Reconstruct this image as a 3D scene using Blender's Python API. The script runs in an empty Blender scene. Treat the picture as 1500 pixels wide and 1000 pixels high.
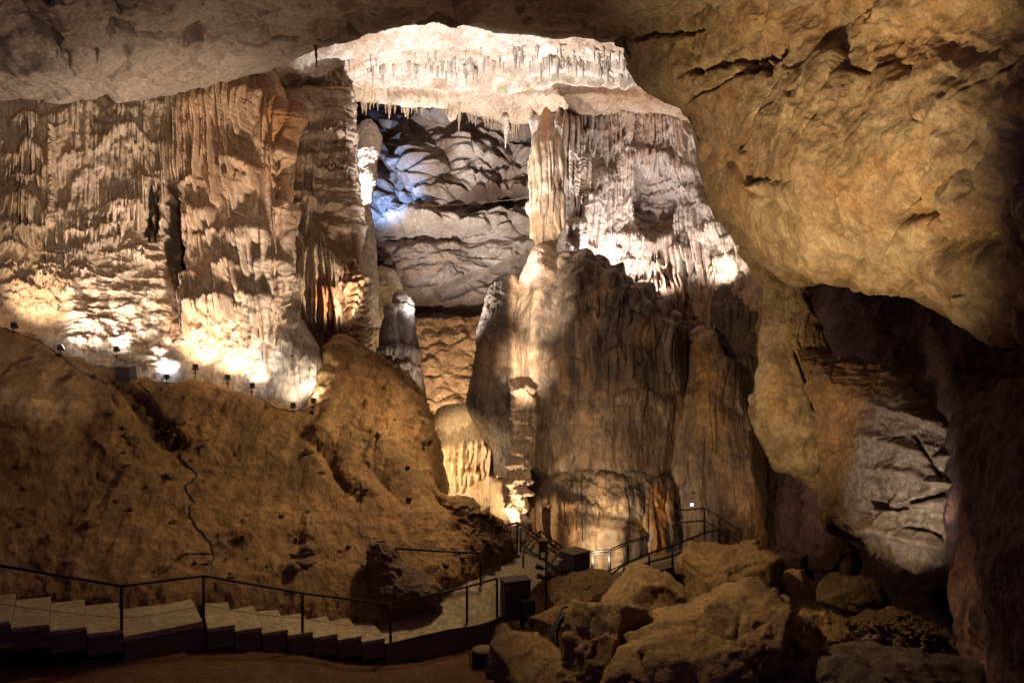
import bpy, math
import numpy as np
from concurrent.futures import ThreadPoolExecutor
from mathutils import Vector, Matrix
from mathutils.bvhtree import BVHTree

# ------------------------------------------------------------------ scene
scene = bpy.context.scene
COL = scene.collection
F = 1167.0          # focal length in photo pixels (28 mm on a 36 mm sensor)
HC = 7.0            # height of the viewpoint above the first stair landing
rng = np.random.default_rng(7)


def P(px, py, Y):
    """a surveyed point: bearing read off the photo, distance Y metres ahead"""
    return np.array([(px - 750.0) * Y / F, Y, HC - (py - 500.0) * Y / F])


def to_px(p):
    return 750.0 + F * p[..., 0] / p[..., 1], 500.0 - F * (p[..., 2] - HC) / p[..., 1]


# ------------------------------------------------------------------ noise
_perm = np.random.default_rng(3).permutation(512).astype(np.int32)
_perm = np.concatenate([_perm, _perm, _perm])
_g = np.random.default_rng(4).normal(size=(512, 3))
_g = (_g / np.linalg.norm(_g, axis=1)[:, None]).astype(np.float32)


def _h(i, j, k):
    return _perm[(_perm[(_perm[i & 511] + j) & 511] + k) & 511]


_pool = ThreadPoolExecutor(4)


def pn(x, y, z):
    x, y, z = np.broadcast_arrays(x, y, z)
    if x.size < 20000:
        return _pn(x, y, z)
    s = x.shape
    k = x.size // 8 + 1
    x, y, z = (np.ravel(a).astype(np.float32) for a in (x, y, z))
    return np.concatenate(list(_pool.map(lambda i: _pn(x[i:i + k], y[i:i + k], z[i:i + k]), range(0, x.size, k)))).reshape(s).astype(float)


def _pn(x, y, z):
    xi, yi, zi = np.floor(x).astype(np.int32), np.floor(y).astype(np.int32), np.floor(z).astype(np.int32)
    fx, fy, fz = x - xi, y - yi, z - zi
    u, v, w = (t * t * t * (t * (t * 6 - 15) + 10) for t in (fx, fy, fz))
    r = 0
    for a in (0, 1):
        for b in (0, 1):
            for c in (0, 1):
                g = _g[_h(xi + a, yi + b, zi + c)]
                d = g[..., 0] * (fx - a) + g[..., 1] * (fy - b) + g[..., 2] * (fz - c)
                r = r + d * (u if a else 1 - u) * (v if b else 1 - v) * (w if c else 1 - w)
    return r * 1.6


def fbm(p, s, octv=5, gain=0.5, ax=(1, 1, 1), off=0.0):
    x, y, z = p[..., 0] * s * ax[0] + off, p[..., 1] * s * ax[1] + off * 1.7, p[..., 2] * s * ax[2] - off
    a, r, t = 1.0, 0, 0
    for _ in range(octv):
        r = r + a * pn(x, y, z)
        t += a
        a *= gain
        x, y, z = x * 2.03 + 11.3, y * 2.03 + 5.1, z * 2.03 + 7.7
    return r / t


def ridged(p, s, octv=4, gain=0.5, ax=(1, 1, 1), off=0.0):
    x, y, z = p[..., 0] * s * ax[0] + off, p[..., 1] * s * ax[1] + off, p[..., 2] * s * ax[2] + off
    a, r, t = 1.0, 0, 0
    for _ in range(octv):
        r = r + a * (1 - np.abs(pn(x, y, z)) * 2)
        t += a
        a *= gain
        x, y, z = x * 2.03 + 3.3, y * 2.03 + 8.1, z * 2.03 + 1.7
    return r / t


def worley(p, s, ax=(1, 1, 1), off=0.0):
    """F1 and F2 distances"""
    s0 = p.shape[:-1]
    p = np.reshape(p, (-1, 3)).astype(np.float32)
    k = len(p) // 8 + 1
    r = list(_pool.map(lambda i: _worley(p[i:i + k], s, ax, off), range(0, len(p), k)))
    return np.concatenate([a[0] for a in r]).reshape(s0).astype(float), np.concatenate([a[1] for a in r]).reshape(s0).astype(float)


def _worley(p, s, ax, off):
    q = np.stack([p[..., i] * s * ax[i] + off for i in range(3)], -1)
    c = np.floor(q).astype(np.int32)
    f1 = np.full(q.shape[:-1], 9.0)
    f2 = np.full(q.shape[:-1], 9.0)
    for a in (-1, 0, 1):
        for b in (-1, 0, 1):
            for d in (-1, 0, 1):
                i, j, k = c[..., 0] + a, c[..., 1] + b, c[..., 2] + d
                h = _h(i, j, k)
                o = _g[h] * 0.42 + 0.5
                e = np.sqrt((i + o[..., 0] - q[..., 0]) ** 2 + (j + o[..., 1] - q[..., 1]) ** 2 + (k + o[..., 2] - q[..., 2]) ** 2)
                f2 = np.minimum(f2, np.maximum(f1, e))
                f1 = np.minimum(f1, e)
    return f1, f2


def _facet(p, s, ax, off):
    q = np.stack([p[..., i] * s * ax[i] + off for i in range(3)], -1)
    c = np.floor(q).astype(np.int32)
    f1 = np.full(q.shape[:-1], 9.0, np.float32)
    f2 = f1.copy()
    t = np.zeros_like(f1)
    for a in (-1, 0, 1):
        for b in (-1, 0, 1):
            for d in (-1, 0, 1):
                i, j, k = c[..., 0] + a, c[..., 1] + b, c[..., 2] + d
                h = _h(i, j, k)
                o = _g[h] * 0.45 + 0.5
                r = np.stack([q[..., 0] - i, q[..., 1] - j, q[..., 2] - k], -1) - o
                e = np.sqrt((r ** 2).sum(-1))
                n = e < f1
                f2 = np.where(n, f1, np.minimum(f2, e))
                f1 = np.where(n, e, f1)
                t = np.where(n, (r * _g[(h * 7 + 13) & 511]).sum(-1) + .35 * _g[(h * 5 + 3) & 511][..., 0], t)
    return t, f2 - f1


def facet(p, s, ax=(1, 1, 1), off=0.0, warp=.25):
    """broken rock: every cell is a tilted plane; returns (height, distance to the break)"""
    if warp:
        w = np.stack([fbm(p, s * 1.3, 3, off=off + i * 9.1) for i in range(3)], -1)
        p = p + w * (warp / s)
    s0 = p.shape[:-1]
    p = np.reshape(p, (-1, 3)).astype(np.float32)
    k = len(p) // 8 + 1
    r = list(_pool.map(lambda i: _facet(p[i:i + k], s, ax, off), range(0, len(p), k)))
    return np.concatenate([a[0] for a in r]).reshape(s0).astype(float), np.concatenate([a[1] for a in r]).reshape(s0).astype(float)


def sm(a, b, x):
    t = np.clip((x - a) / (b - a), 0, 1)
    return t * t * (3 - 2 * t)


def bump2(u, v, cu, cv, ru, rv):
    """soft round patch"""
    return np.exp(-(((u - cu) / ru) ** 2 + ((v - cv) / rv) ** 2))


def curtains(u, v, specs, h=None):
    """rows of hanging drapery: u, v in survey pixels (v down).
    spec = (u0, u1, top, slope, arch, length, protrusion m, flute px, seed)"""
    if h is None:
        h = np.zeros(u.shape)
    for (u0, u1, top, slope, arch, L, prot, fl, seed) in specs:
        uc, hw = (u0 + u1) / 2, (u1 - u0) / 2
        m = (u > u0) & (u < u1) & (v > top - abs(slope) * hw - 12) & (v < top + L * 1.25 + abs(slope) * hw + max(arch, 0) + 12)
        if not m.any():
            continue
        U, V = u[m], v[m]
        t = (U - uc) / hw
        w = np.clip((1 - np.abs(t)) * 3.5, 0, 1) ** 0.6
        z0 = top + slope * (U - uc) + arch * t * t + 7 * pn(U * 0.05 + seed, seed * 1.3, 0.5) + 3 * pn(U * 0.17 + seed, seed * 2.3, 3.5)
        wob = 0.8 * pn(U * 0.05, V * 0.012 + seed, seed * 0.7) + 0.5 * pn(U * 0.13, seed + 4.4, V * 0.006)
        c = U / fl + wob + seed * 0.37
        k = np.floor(c).astype(np.int64)
        jit = (_perm[(k + seed * 17) & 511] / 511.0)
        j2 = (_perm[(k * 3 + seed * 29 + 101) & 511] / 511.0)
        x = (c - k) * 2 - 1
        Lk = L * (0.30 + 0.80 * jit ** 1.6) * (0.35 + 0.65 * w)
        s = (V - z0) / np.maximum(Lk, 1)
        inside = (s > 0) & (s < 1)
        ss = np.clip(s, 0, 1)
        wide = np.sqrt(np.clip(1 - ss ** 3, 0, 1))
        q = np.sqrt(np.clip(1 - (x / np.maximum(wide, 0.02)) ** 2, 0, 1))
        crown = np.clip((V - z0) / (0.16 * L + 2.5), 0, 1)
        crown = np.sqrt(np.clip(1 - (1 - crown) ** 2, 0, 1))
        body = 0.50 + 0.50 * (0.15 + 0.85 * j2) * q
        pr = prot * w * crown * (1 - 0.42 * ss) * body * np.where(np.abs(x) < wide, 1, 0.25)
        pr = np.where(inside, pr, 0)
        h[m] = np.maximum(h[m], pr)
    return h


def rand_curtains(n, box, L, prot, fl, seed, w=(18, 70), arch=(0, 25)):
    r = np.random.default_rng(seed)
    out = []
    for i in range(n):
        c = r.uniform(box[0], box[2])
        hw = r.uniform(*w) / 2
        out.append((c - hw, c + hw, r.uniform(box[1], box[3]), r.uniform(-0.25, 0.25), r.uniform(*arch),
                    r.uniform(*L), r.uniform(*prot), r.uniform(*fl), int(r.integers(1, 200))))
    return out


# ------------------------------------------------------------------ grids
def _cr(c, t):
    n = c.shape[0]
    i = np.clip(np.floor(t).astype(int), 0, n - 2)
    f = (t - i).reshape((-1,) + (1,) * (c.ndim - 1))
    p1, p2 = c[i], c[i + 1]
    p0 = np.where((i > 0).reshape(f.shape), c[np.maximum(i - 1, 0)], 2 * p1 - p2)
    p3 = np.where((i < n - 2).reshape(f.shape), c[np.minimum(i + 2, n - 1)], 2 * p2 - p1)
    return 0.5 * (2 * p1 + (p2 - p0) * f + (2 * p0 - 5 * p1 + 4 * p2 - p3) * f * f + (3 * p1 - p0 - 3 * p2 + p3) * f ** 3)


def _tsamp(c, step):
    d = np.linalg.norm(np.diff(c, axis=0), axis=-1)
    d = d.reshape(d.shape[0], -1).mean(1)
    cum = np.concatenate([[0], np.cumsum(d)])
    N = max(4, int(cum[-1] / step))
    return np.interp(np.linspace(0, cum[-1], N), cum, np.arange(len(cum)))


def dense(ctrl, step):
    c = np.array(ctrl, float)
    su, sv = step if isinstance(step, tuple) else (step, step)
    t = _tsamp(c, sv)
    c2 = _cr(c, t)
    c2 = np.swapaxes(c2, 0, 1)
    t = _tsamp(np.swapaxes(c, 0, 1), su)
    c3 = _cr(c2, t)
    return np.ascontiguousarray(np.swapaxes(c3, 0, 1))


def gnormals(p, wrap=False):
    if wrap:
        du = np.roll(p, -1, 1) - np.roll(p, 1, 1)
    else:
        du = np.gradient(p, axis=1)
    dv = np.gradient(p, axis=0)
    n = np.cross(du, dv)
    return n / np.maximum(np.linalg.norm(n, axis=-1), 1e-9)[..., None]


def grid_mesh(name, p, mat, wrap=False, col=None, parent=None):
    N, M = p.shape[:2]
    me = bpy.data.meshes.new(name)
    idx = np.arange(N * M).reshape(N, M)
    if wrap:
        a, b = idx[:-1], np.roll(idx, -1, 1)[:-1]
        c, d = np.roll(idx, -1, 1)[1:], idx[1:]
    else:
        a, b, c, d = idx[:-1, :-1], idx[:-1, 1:], idx[1:, 1:], idx[1:, :-1]
    q = np.stack([a, b, c, d], -1).reshape(-1, 4)
    return raw_mesh(name, p.reshape(-1, 3), q, mat, col, parent, me)


def raw_mesh(name, v, q, mat, col=None, parent=None, me=None, smooth=True):
    me = me or bpy.data.meshes.new(name)
    k = q.shape[1]
    me.vertices.add(len(v))
    me.vertices.foreach_set("co", np.asarray(v, np.float32).ravel())
    me.loops.add(q.size)
    me.loops.foreach_set("vertex_index", q.astype(np.int32).ravel())
    me.polygons.add(len(q))
    me.polygons.foreach_set("loop_start", np.arange(0, q.size, k, dtype=np.int32))
    me.polygons.foreach_set("use_smooth", np.full(len(q), smooth))
    if col is None:
        col = np.ones((len(v), 3))
    if True:
        at = me.color_attributes.new("Col", 'FLOAT_COLOR', 'POINT')
        cc = np.ones((len(v), 4), np.float32)
        cc[:, :3] = np.asarray(col).reshape(-1, 3)
        at.data.foreach_set("color", cc.ravel())
    me.update()
    me.validate()
    me.materials.append(mat)
    o = bpy.data.objects.new(name, me)
    COL.objects.link(o)
    if parent:
        o.parent = parent
    return o


CAM = np.array([0, 0, HC])


def patch(name, ctrl, step, disp, mat, color=None, parent=None, facing=None):
    """rock surface lofted through surveyed points, then carved along its normals"""
    c = np.array([[P(*q) for q in row] for row in ctrl])
    p = dense(c, step)
    n = gnormals(p)
    f = CAM if facing is None else np.array(facing)
    if np.mean(np.sum(n * (f - p), -1)) < 0:
        n = -n
        p, n = p[:, ::-1], n[:, ::-1]
    u, v = to_px(p)
    if disp is not None:
        d = disp(p, n, u, v)
        p = p + (n * d[..., None] if d.ndim == 2 else d)
    colr = color(p, u, v) if color else None
    return grid_mesh(name, p, mat, False, colr, parent)


def blob(name, rows, Y, step, disp, mat, color=None, depth=0.8, sq=1.0, parent=None):
    """solid formation: rows of (py, left px, right px[, Y]) closed all the way round"""
    R = []
    for r in rows:
        y = r[3] if len(r) > 3 else Y
        a, b = P(r[1], r[0], y), P(r[2], r[0], y)
        R.append([(a[0] + b[0]) / 2, (b[0] - a[0]) / 2, a[2], y])
    R = np.array(R)
    t = _tsamp(np.stack([R[:, 0] + R[:, 1], R[:, 2] * 1.0, R[:, 3]], -1), step)
    R2 = _cr(R, t)
    wmax = R[:, 1].max()
    M = int(2 * math.pi * wmax * 0.9 / step)
    th = np.linspace(0, 2 * math.pi, M, endpoint=False)
    cs, sn = np.cos(th), np.sin(th)
    if sq != 1.0:
        cs, sn = np.sign(cs) * np.abs(cs) ** sq, np.sign(sn) * np.abs(sn) ** sq
    w = np.maximum(R2[:, 1], 0.01)[:, None]
    p = np.stack([R2[:, 0:1] + w * cs, R2[:, 3:4] - w * sn * depth, R2[:, 2:3] + 0 * w * cs], -1)
    n = gnormals(p, True)
    ctr = np.stack([R2[:, 0], R2[:, 3], R2[:, 2]], -1)[:, None]
    if np.mean(np.sum(n * (p - ctr), -1)) < 0:
        n = -n
        p, n = p[:, ::-1], n[:, ::-1]
    u, v = to_px(p)
    d = disp(p, n, u, v)
    p = p + (n * d[..., None] if d.ndim == 2 else d)
    colr = color(p, u, v) if color else None
    return grid_mesh(name, p, mat, True, colr, parent)


_ico = {}


def ico(sub):
    if sub not in _ico:
        import bmesh
        bm = bmesh.new()
        bmesh.ops.create_icosphere(bm, subdivisions=sub, radius=1.0)
        v = np.array([x.co[:] for x in bm.verts])
        f = np.array([[x.index for x in y.verts] for y in bm.faces])
        bm.free()
        _ico[sub] = (v, f)
    return _ico[sub]


def boulder(name, c, size, seed, mat, rot=0.0, tilt=(0, 0), planes=14, sub=6, rough=0.05, color=None, hard=48, parent=None):
    v, f = ico(sub)
    r = np.random.default_rng(seed)
    n = r.normal(size=(planes, 3))
    n /= np.linalg.norm(n, axis=1)[:, None]
    d = r.uniform(0.62, 1.0, planes)
    dots = v @ n.T
    t = np.where(dots > 0.05, d / np.maximum(dots, 0.05), 9.0)
    rad = -np.log(np.sum(np.exp(-hard * np.minimum(t, 3)), 1)) / hard
    q = v * np.clip(rad, 0.3, 1.3)[:, None]
    q = q * np.array(size)
    nn = v
    off = seed * 3.7
    d2 = rough * (1.6 * fbm(q + off, 0.55, 5) + 1.1 * ridged(q + off, 1.1, 6, .6) - 0.3 + 0.9 * fbm(q + off, 4.5, 5, .65))
    f1, f2 = worley(q + off, 0.8)
    d2 -= rough * 1.3 * (1 - sm(0.0, 0.10, f2 - f1)) * sm(-0.1, 0.25, pn(q[:, 0] * .6 + off, q[:, 1] * .6, q[:, 2] * .6))
    t1, e1 = facet(q + off, .9, off=seed, warp=.1)
    t2, e2 = facet(q + off, 2.6, off=seed + 5., warp=.12)
    d2 = .40 * d2 + rough * (1.3 * t1 + .40 * t2)
    q = q + nn * d2[:, None] * 1.6
    M = Matrix.Rotation(rot, 3, 'Z') @ Matrix.Rotation(tilt[0], 3, 'X') @ Matrix.Rotation(tilt[1], 3, 'Y')
    q = q @ np.array(M).T + np.array(c)
    cc = color(q) if color else None
    return raw_mesh(name, q, f, mat, cc, parent)


# ------------------------------------------------------------------ small hard-surface parts
class MB:
    def __init__(s):
        s.v, s.f, s.s = [], [], []

    def add(s, v, f, smooth=False):
        o = len(s.v)
        s.v += [tuple(x) for x in v]
        s.f += [tuple(i + o for i in q) for q in f]
        s.s += [smooth] * len(f)
        return s

    def hull(s, bot, top):
        """prism between two rings"""
        n = len(bot)
        f = [tuple(range(n - 1, -1, -1)), tuple(range(n, 2 * n))]
        f += [(i, (i + 1) % n, n + (i + 1) % n, n + i) for i in range(n)]
        return s.add(list(bot) + list(top), f)

    def box(s, c, sz, ax=None):
        """box centred at c, half sizes sz, optional 3x3 axes (rows)"""
        A = np.eye(3) if ax is None else np.array(ax, float)
        c = np.array(c, float)
        v = [c + A[0] * sz[0] * i + A[1] * sz[1] * j + A[2] * sz[2] * k for k in (-1, 1) for i, j in ((-1, -1), (1, -1), (1, 1), (-1, 1))]
        return s.hull(v[:4], v[4:])

    def tube(s, pts, r, n=8, cap=True):
        pts = [np.array(p, float) for p in pts]
        rs = r if isinstance(r, (list, tuple)) else [r] * len(pts)
        rings = []
        up = np.array([0, 0, 1.0])
        for i, p in enumerate(pts):
            t = pts[min(i + 1, len(pts) - 1)] - pts[max(i - 1, 0)]
            t = t / max(np.linalg.norm(t), 1e-9)
            a = np.cross(t, up if abs(t[2]) < 0.95 else np.array([1.0, 0, 0]))
            a /= np.linalg.norm(a)
            b = np.cross(a, t)
            rings.append([p + rs[i] * (a * math.cos(k * 2 * math.pi / n) + b * math.sin(k * 2 * math.pi / n)) for k in range(n)])
        v = [x for q in rings for x in q]
        f = []
        for i in range(len(rings) - 1):
            f += [(i * n + k, i * n + (k + 1) % n, (i + 1) * n + (k + 1) % n, (i + 1) * n + k) for k in range(n)]
        if cap:
            f.append(tuple(range(n - 1, -1, -1)))
            f.append(tuple((len(rings) - 1) * n + k for k in range(n)))
        return s.add(v, f, True)

    def build(s, name, mat, parent=None, bevel=0.0):
        me = bpy.data.meshes.new(name)
        base = np.array(parent.location) if parent else np.zeros(3)
        me.from_pydata([tuple(np.array(x) - base) for x in s.v], [], s.f)
        me.polygons.foreach_set("use_smooth", s.s)
        at = me.color_attributes.new("Col", 'FLOAT_COLOR', 'POINT')
        at.data.foreach_set("color", np.ones(len(me.vertices) * 4, np.float32))
        me.update()
        me.materials.append(mat)
        o = bpy.data.objects.new(name, me)
        COL.objects.link(o)
        if parent:
            o.parent = parent
        if bevel:
            b = o.modifiers.new("edge", 'BEVEL')
            b.width = bevel
            b.segments = 2
            b.limit_method = 'ANGLE'
        return o


def empty(name, loc, label=None, cat=None, group=None):
    o = bpy.data.objects.new(name, None)
    o.location = tuple(float(x) for x in loc)
    o.empty_display_size = 0.3
    COL.objects.link(o)
    if label:
        tag(o, label, cat, group)
    return o


def tag(o, label, cat, group=None):
    o["label"] = label
    o["category"] = cat
    if group:
        o["group"] = group
    return o


def struct(o, kind="structure", label=None, cat=None):
    o["kind"] = kind
    if label:
        o["label"] = label
        o["category"] = cat
    return o


# ------------------------------------------------------------------ materials
def new_mat(name):
    m = bpy.data.materials.new(name)
    m.use_nodes = True
    nt = m.node_tree
    b = nt.nodes["Principled BSDF"]
    return m, nt, b


def rock_mat(name, c1, c2, c3, streak=(0.18, 0.12, 0.08), st=0.35, bump=0.6, rough=(0.5, 0.9), scale=1.0, spec=0.4, dist=0.08, blotch=1.0, pits=0.4, flow=False):
    m, nt, b = new_mat(name)
    N, L = nt.nodes, nt.links

    def noise(scale_, detail, rough_, vec):
        n = N.new("ShaderNodeTexNoise")
        n.inputs["Scale"].default_value = scale_
        n.inputs["Detail"].default_value = detail
        n.inputs["Roughness"].default_value = rough_
        L.new(vec, n.inputs["Vector"])
        return n.outputs["Fac"]

    def ramp(fac, a, c):
        r = N.new("ShaderNodeMapRange")
        r.inputs["From Min"].default_value = a
        r.inputs["From Max"].default_value = c
        L.new(fac, r.inputs["Value"])
        return r.outputs["Result"]

    def mix(fac, a, c, mode='MIX'):
        x = N.new("ShaderNodeMix")
        x.data_type = 'RGBA'
        x.blend_type = mode
        for sock, val in ((x.inputs[0], fac), (x.inputs[6], a), (x.inputs[7], c)):
            if hasattr(val, "links") or hasattr(val, "is_linked"):
                L.new(val, sock)
            elif isinstance(val, (int, float)):
                sock.default_value = val
            else:
                sock.default_value = (*val, 1)
        return x.outputs[2]

    def math_(op, a, c):
        x = N.new("ShaderNodeMath")
        x.operation = op
        for sock, val in ((x.inputs[0], a), (x.inputs[1], c)):
            if isinstance(val, (int, float)):
                sock.default_value = val
            else:
                L.new(val, sock)
        return x.outputs[0]

    tc = N.new("ShaderNodeTexCoord").outputs["Object"]
    mp = N.new("ShaderNodeMapping")
    mp.inputs["Scale"].default_value = (1, 1, 0.13)
    L.new(tc, mp.inputs["Vector"])
    A = ramp(noise(0.45 * scale, 6, 0.6, tc), 0.36, 0.64)
    B = ramp(noise(2.6 * scale, 8, 0.65, tc), 0.42, 0.68)
    S = ramp(noise(2.2 * scale, 5, 0.6, mp.outputs["Vector"]), 0.50, 0.72)
    c = mix(A, c1, c2)
    c = mix(math_('MULTIPLY', B, 0.75), c, c3)
    c = mix(math_('MULTIPLY', S, st), c, streak)
    det = tc
    if flow:
        mf = N.new("ShaderNodeMapping")
        mf.inputs["Scale"].default_value = (1, 1, 0.28)
        L.new(tc, mf.inputs["Vector"])
        det = mf.outputs["Vector"]
    fine = ramp(noise(16 * scale, 6, 0.7, det), 0.3, 0.75)
    c = mix(1.0, c, mix(fine, (0.58, 0.55, 0.53), (1.18, 1.16, 1.14)), 'MULTIPLY')
    blot = ramp(noise(6.5 * scale, 9, 0.72, det), 0.44, 0.60)
    k = [1 - blotch * (1 - x) for x in (0.66, 0.62, 0.58)]
    c = mix(1.0, c, mix(blot, k, (1.08, 1.07, 1.06)), 'MULTIPLY')
    pit = ramp(noise(11 * scale, 3, 0.55, tc), 0.60, 0.70)
    c = mix(math_('MULTIPLY', pit, pits), c, streak)
    at = N.new("ShaderNodeVertexColor")
    at.layer_name = "Col"
    c = mix(1.0, c, at.outputs["Color"], 'MULTIPLY')
    L.new(c, b.inputs["Base Color"])
    R = N.new("ShaderNodeMapRange")
    R.inputs["To Min"].default_value, R.inputs["To Max"].default_value = rough
    L.new(B, R.inputs["Value"])
    L.new(R.outputs["Result"], b.inputs["Roughness"])
    b.inputs["Specular IOR Level"].default_value = spec
    h1 = noise(5 * scale, 10, 0.68, det)
    h2 = noise(24 * scale, 6, 0.7, tc)
    h = math_('ADD', h1, math_('MULTIPLY', h2, 0.45))
    h = math_('SUBTRACT', h, math_('MULTIPLY', pit, 0.55 * pits))
    bp = N.new("ShaderNodeBump")
    bp.inputs["Strength"].default_value = bump
    bp.inputs["Distance"].default_value = dist
    L.new(h, bp.inputs["Height"])
    L.new(bp.outputs["Normal"], b.inputs["Normal"])
    return m


def plain(name, c, rough=0.6, metal=0.0, var=0.25, bump=0.15, scale=8):
    m, nt, b = new_mat(name)
    N, L = nt.nodes, nt.links
    tc = N.new("ShaderNodeTexCoord").outputs["Object"]
    n = N.new("ShaderNodeTexNoise")
    n.inputs["Scale"].default_value = scale
    n.inputs["Detail"].default_value = 7
    n.inputs["Roughness"].default_value = 0.65
    L.new(tc, n.inputs["Vector"])
    x = N.new("ShaderNodeMix")
    x.data_type = 'RGBA'
    x.inputs[6].default_value = (*[k * (1 - var) for k in c], 1)
    x.inputs[7].default_value = (*[min(1, k * (1 + var)) for k in c], 1)
    L.new(n.outputs["Fac"], x.inputs[0])
    L.new(x.outputs[2], b.inputs["Base Color"])
    b.inputs["Roughness"].default_value = rough
    b.inputs["Metallic"].default_value = metal
    bp = N.new("ShaderNodeBump")
    bp.inputs["Strength"].default_value = bump
    bp.inputs["Distance"].default_value = 0.02
    L.new(n.outputs["Fac"], bp.inputs["Height"])
    L.new(bp.outputs["Normal"], b.inputs["Normal"])
    return m


def glow(name, c, s):
    m, nt, b = new_mat(name)
    b.inputs["Base Color"].default_value = (*c, 1)
    b.inputs["Emission Color"].default_value = (*c, 1)
    b.inputs["Emission Strength"].default_value = s
    return m


WARM = (1.0, 0.72, 0.44)
AMBER = (1.0, 0.62, 0.27)
COOL = (0.86, 0.90, 1.0)
NEUT = (1.0, 0.86, 0.70)


def spot(loc, aim, energy, color=WARM, angle=100, blend=0.6, size=0.06):
    d = bpy.data.lights.new("lamp_or_fill_light", 'SPOT')
    d.energy = energy
    d.color = color
    d.spot_size = math.radians(angle)
    d.spot_blend = blend
    d.shadow_soft_size = size
    o = bpy.data.objects.new("lamp_or_fill_light", d)
    o.location = tuple(loc)
    o.rotation_euler = (Vector(tuple(aim)) - Vector(tuple(loc))).to_track_quat('-Z', 'Y').to_euler()
    COL.objects.link(o)
    return o


def point(loc, energy, color=WARM, size=0.1):
    d = bpy.data.lights.new("lamp_or_fill_light", 'POINT')
    d.energy = energy
    d.color = color
    d.shadow_soft_size = size
    o = bpy.data.objects.new("lamp_or_fill_light", d)
    o.location = tuple(loc)
    COL.objects.link(o)
    return o


def bvh(o):
    me = o.data
    v = np.empty(len(me.vertices) * 3, np.float32)
    me.vertices.foreach_get("co", v)
    v = v.reshape(-1, 3)
    return BVHTree.FromPolygons([tuple(x) for x in v.tolist()], [tuple(p.vertices) for p in me.polygons])


def hit(tree, px, py, off=0.0):
    """where the bearing (px, py) meets a surface"""
    d = P(px, py, 1.0) - CAM
    d /= np.linalg.norm(d)
    l, n, i, t = tree.ray_cast(Vector(CAM), Vector(d))
    if l is None:
        return None, None
    n = np.array(n)
    if n @ d > 0:
        n = -n
    return np.array(l) + n * off, n
# ------------------------------------------------------------------ rock materials
M_CURTAIN = rock_mat("curtain_limestone", (.62, .46, .31), (.50, .36, .23), (.72, .60, .46), (.27, .17, .11), .4, .65, (.45, .85), blotch=.5, pits=.1, flow=True)
M_FLUTE = rock_mat("pale_fluted_limestone", (.60, .50, .42), (.48, .39, .32), (.72, .64, .57), (.28, .2, .16), .4, .65, (.45, .85), blotch=.5, pits=.05, flow=True)
M_ORGAN = rock_mat("orange_limestone", (.56, .34, .17), (.48, .29, .15), (.66, .47, .30), (.27, .15, .08), .45, .5, (.4, .8), blotch=.5, pits=0, flow=True)
M_ROOF = rock_mat("roof_limestone", (.42, .33, .25), (.30, .22, .15), (.50, .40, .30), (.2, .14, .1), .15, .8, (.6, .95), dist=.12, blotch=.6, pits=.15)
M_DOME = rock_mat("white_calcite", (.70, .60, .50), (.52, .39, .28), (.80, .73, .64), (.5, .3, .18), .15, .8, (.4, .8), dist=.1, blotch=.5, pits=.1)
M_BACK = rock_mat("back_limestone", (.46, .38, .31), (.34, .26, .20), (.55, .48, .42), (.17, .12, .1), .2, .7, (.6, .95), .8, dist=.12, blotch=.5, pits=.1)
M_SOIL = rock_mat("clay_slope", (.37, .232, .112), (.22, .135, .068), (.45, .31, .17), (.17, .095, .05), .2, .9, (.7, 1), .9, .2, dist=.08, blotch=.6, pits=.08)
M_PILLAR = rock_mat("grey_flowstone", (.23, .165, .11), (.13, .10, .08), (.33, .25, .17), (.06, .045, .04), .85, .45, (.3, .7), blotch=.5, pits=.05, flow=True)
M_FLOW = rock_mat("cream_flowstone", (.64, .47, .28), (.52, .36, .19), (.70, .56, .38), (.33, .2, .1), .3, .45, (.4, .8), blotch=.4, pits=0, flow=True)
M_MASS = rock_mat("yellow_limestone", (.44, .34, .21), (.28, .205, .12), (.56, .47, .34), (.17, .12, .075), .4, .65, (.65, .95), .8, dist=.11, blotch=.5, pits=.12)
M_GREY = rock_mat("grey_limestone", (.42, .34, .26), (.30, .235, .17), (.52, .45, .37), (.15, .1, .08), .3, .8, (.6, .95), .9, dist=.1)
M_BOULDER = rock_mat("boulder_limestone", (.31, .21, .105), (.21, .135, .065), (.38, .27, .15), (.12, .08, .045), .2, .9, (.65, 1), 1.1, dist=.09)
M_DARK = rock_mat("dark_limestone", (.17, .12, .085), (.10, .07, .055), (.22, .165, .12), (.05, .035, .03), .3, .9, (.6, .95), 1.0, dist=.1)
M_CHAMBER = rock_mat("purple_shade_limestone", (.13, .075, .085), (.07, .045, .055), (.19, .115, .115), (.03, .02, .022), .3, .9, (.6, .95), 1.0, dist=.1)  # dim chamber and rib rock, violet shade put into the colour
M_GREYWET = rock_mat("wet_grey_calcite", (.50, .43, .36), (.33, .28, .24), (.66, .58, .49), (.14, .12, .11), .5, .6, (.25, .6), 1.3, .6, blotch=.5, pits=0, flow=True)


def tint(p, layers):
    """colour layers (mask, colour): mineral stains, plus some painted light and shade"""
    c = np.ones(p.shape[:-1] + (3,))
    for m, t in layers:
        m = np.clip(m, 0, 1)[..., None]
        c = c * (1 - m) + np.array(t) * m
    return c


def soft(p, s, off, a=0.0, b=0.25, ax=(1, 1, 1)):
    return sm(a, b, fbm(p, s, 4, .55, ax, off))


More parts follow.
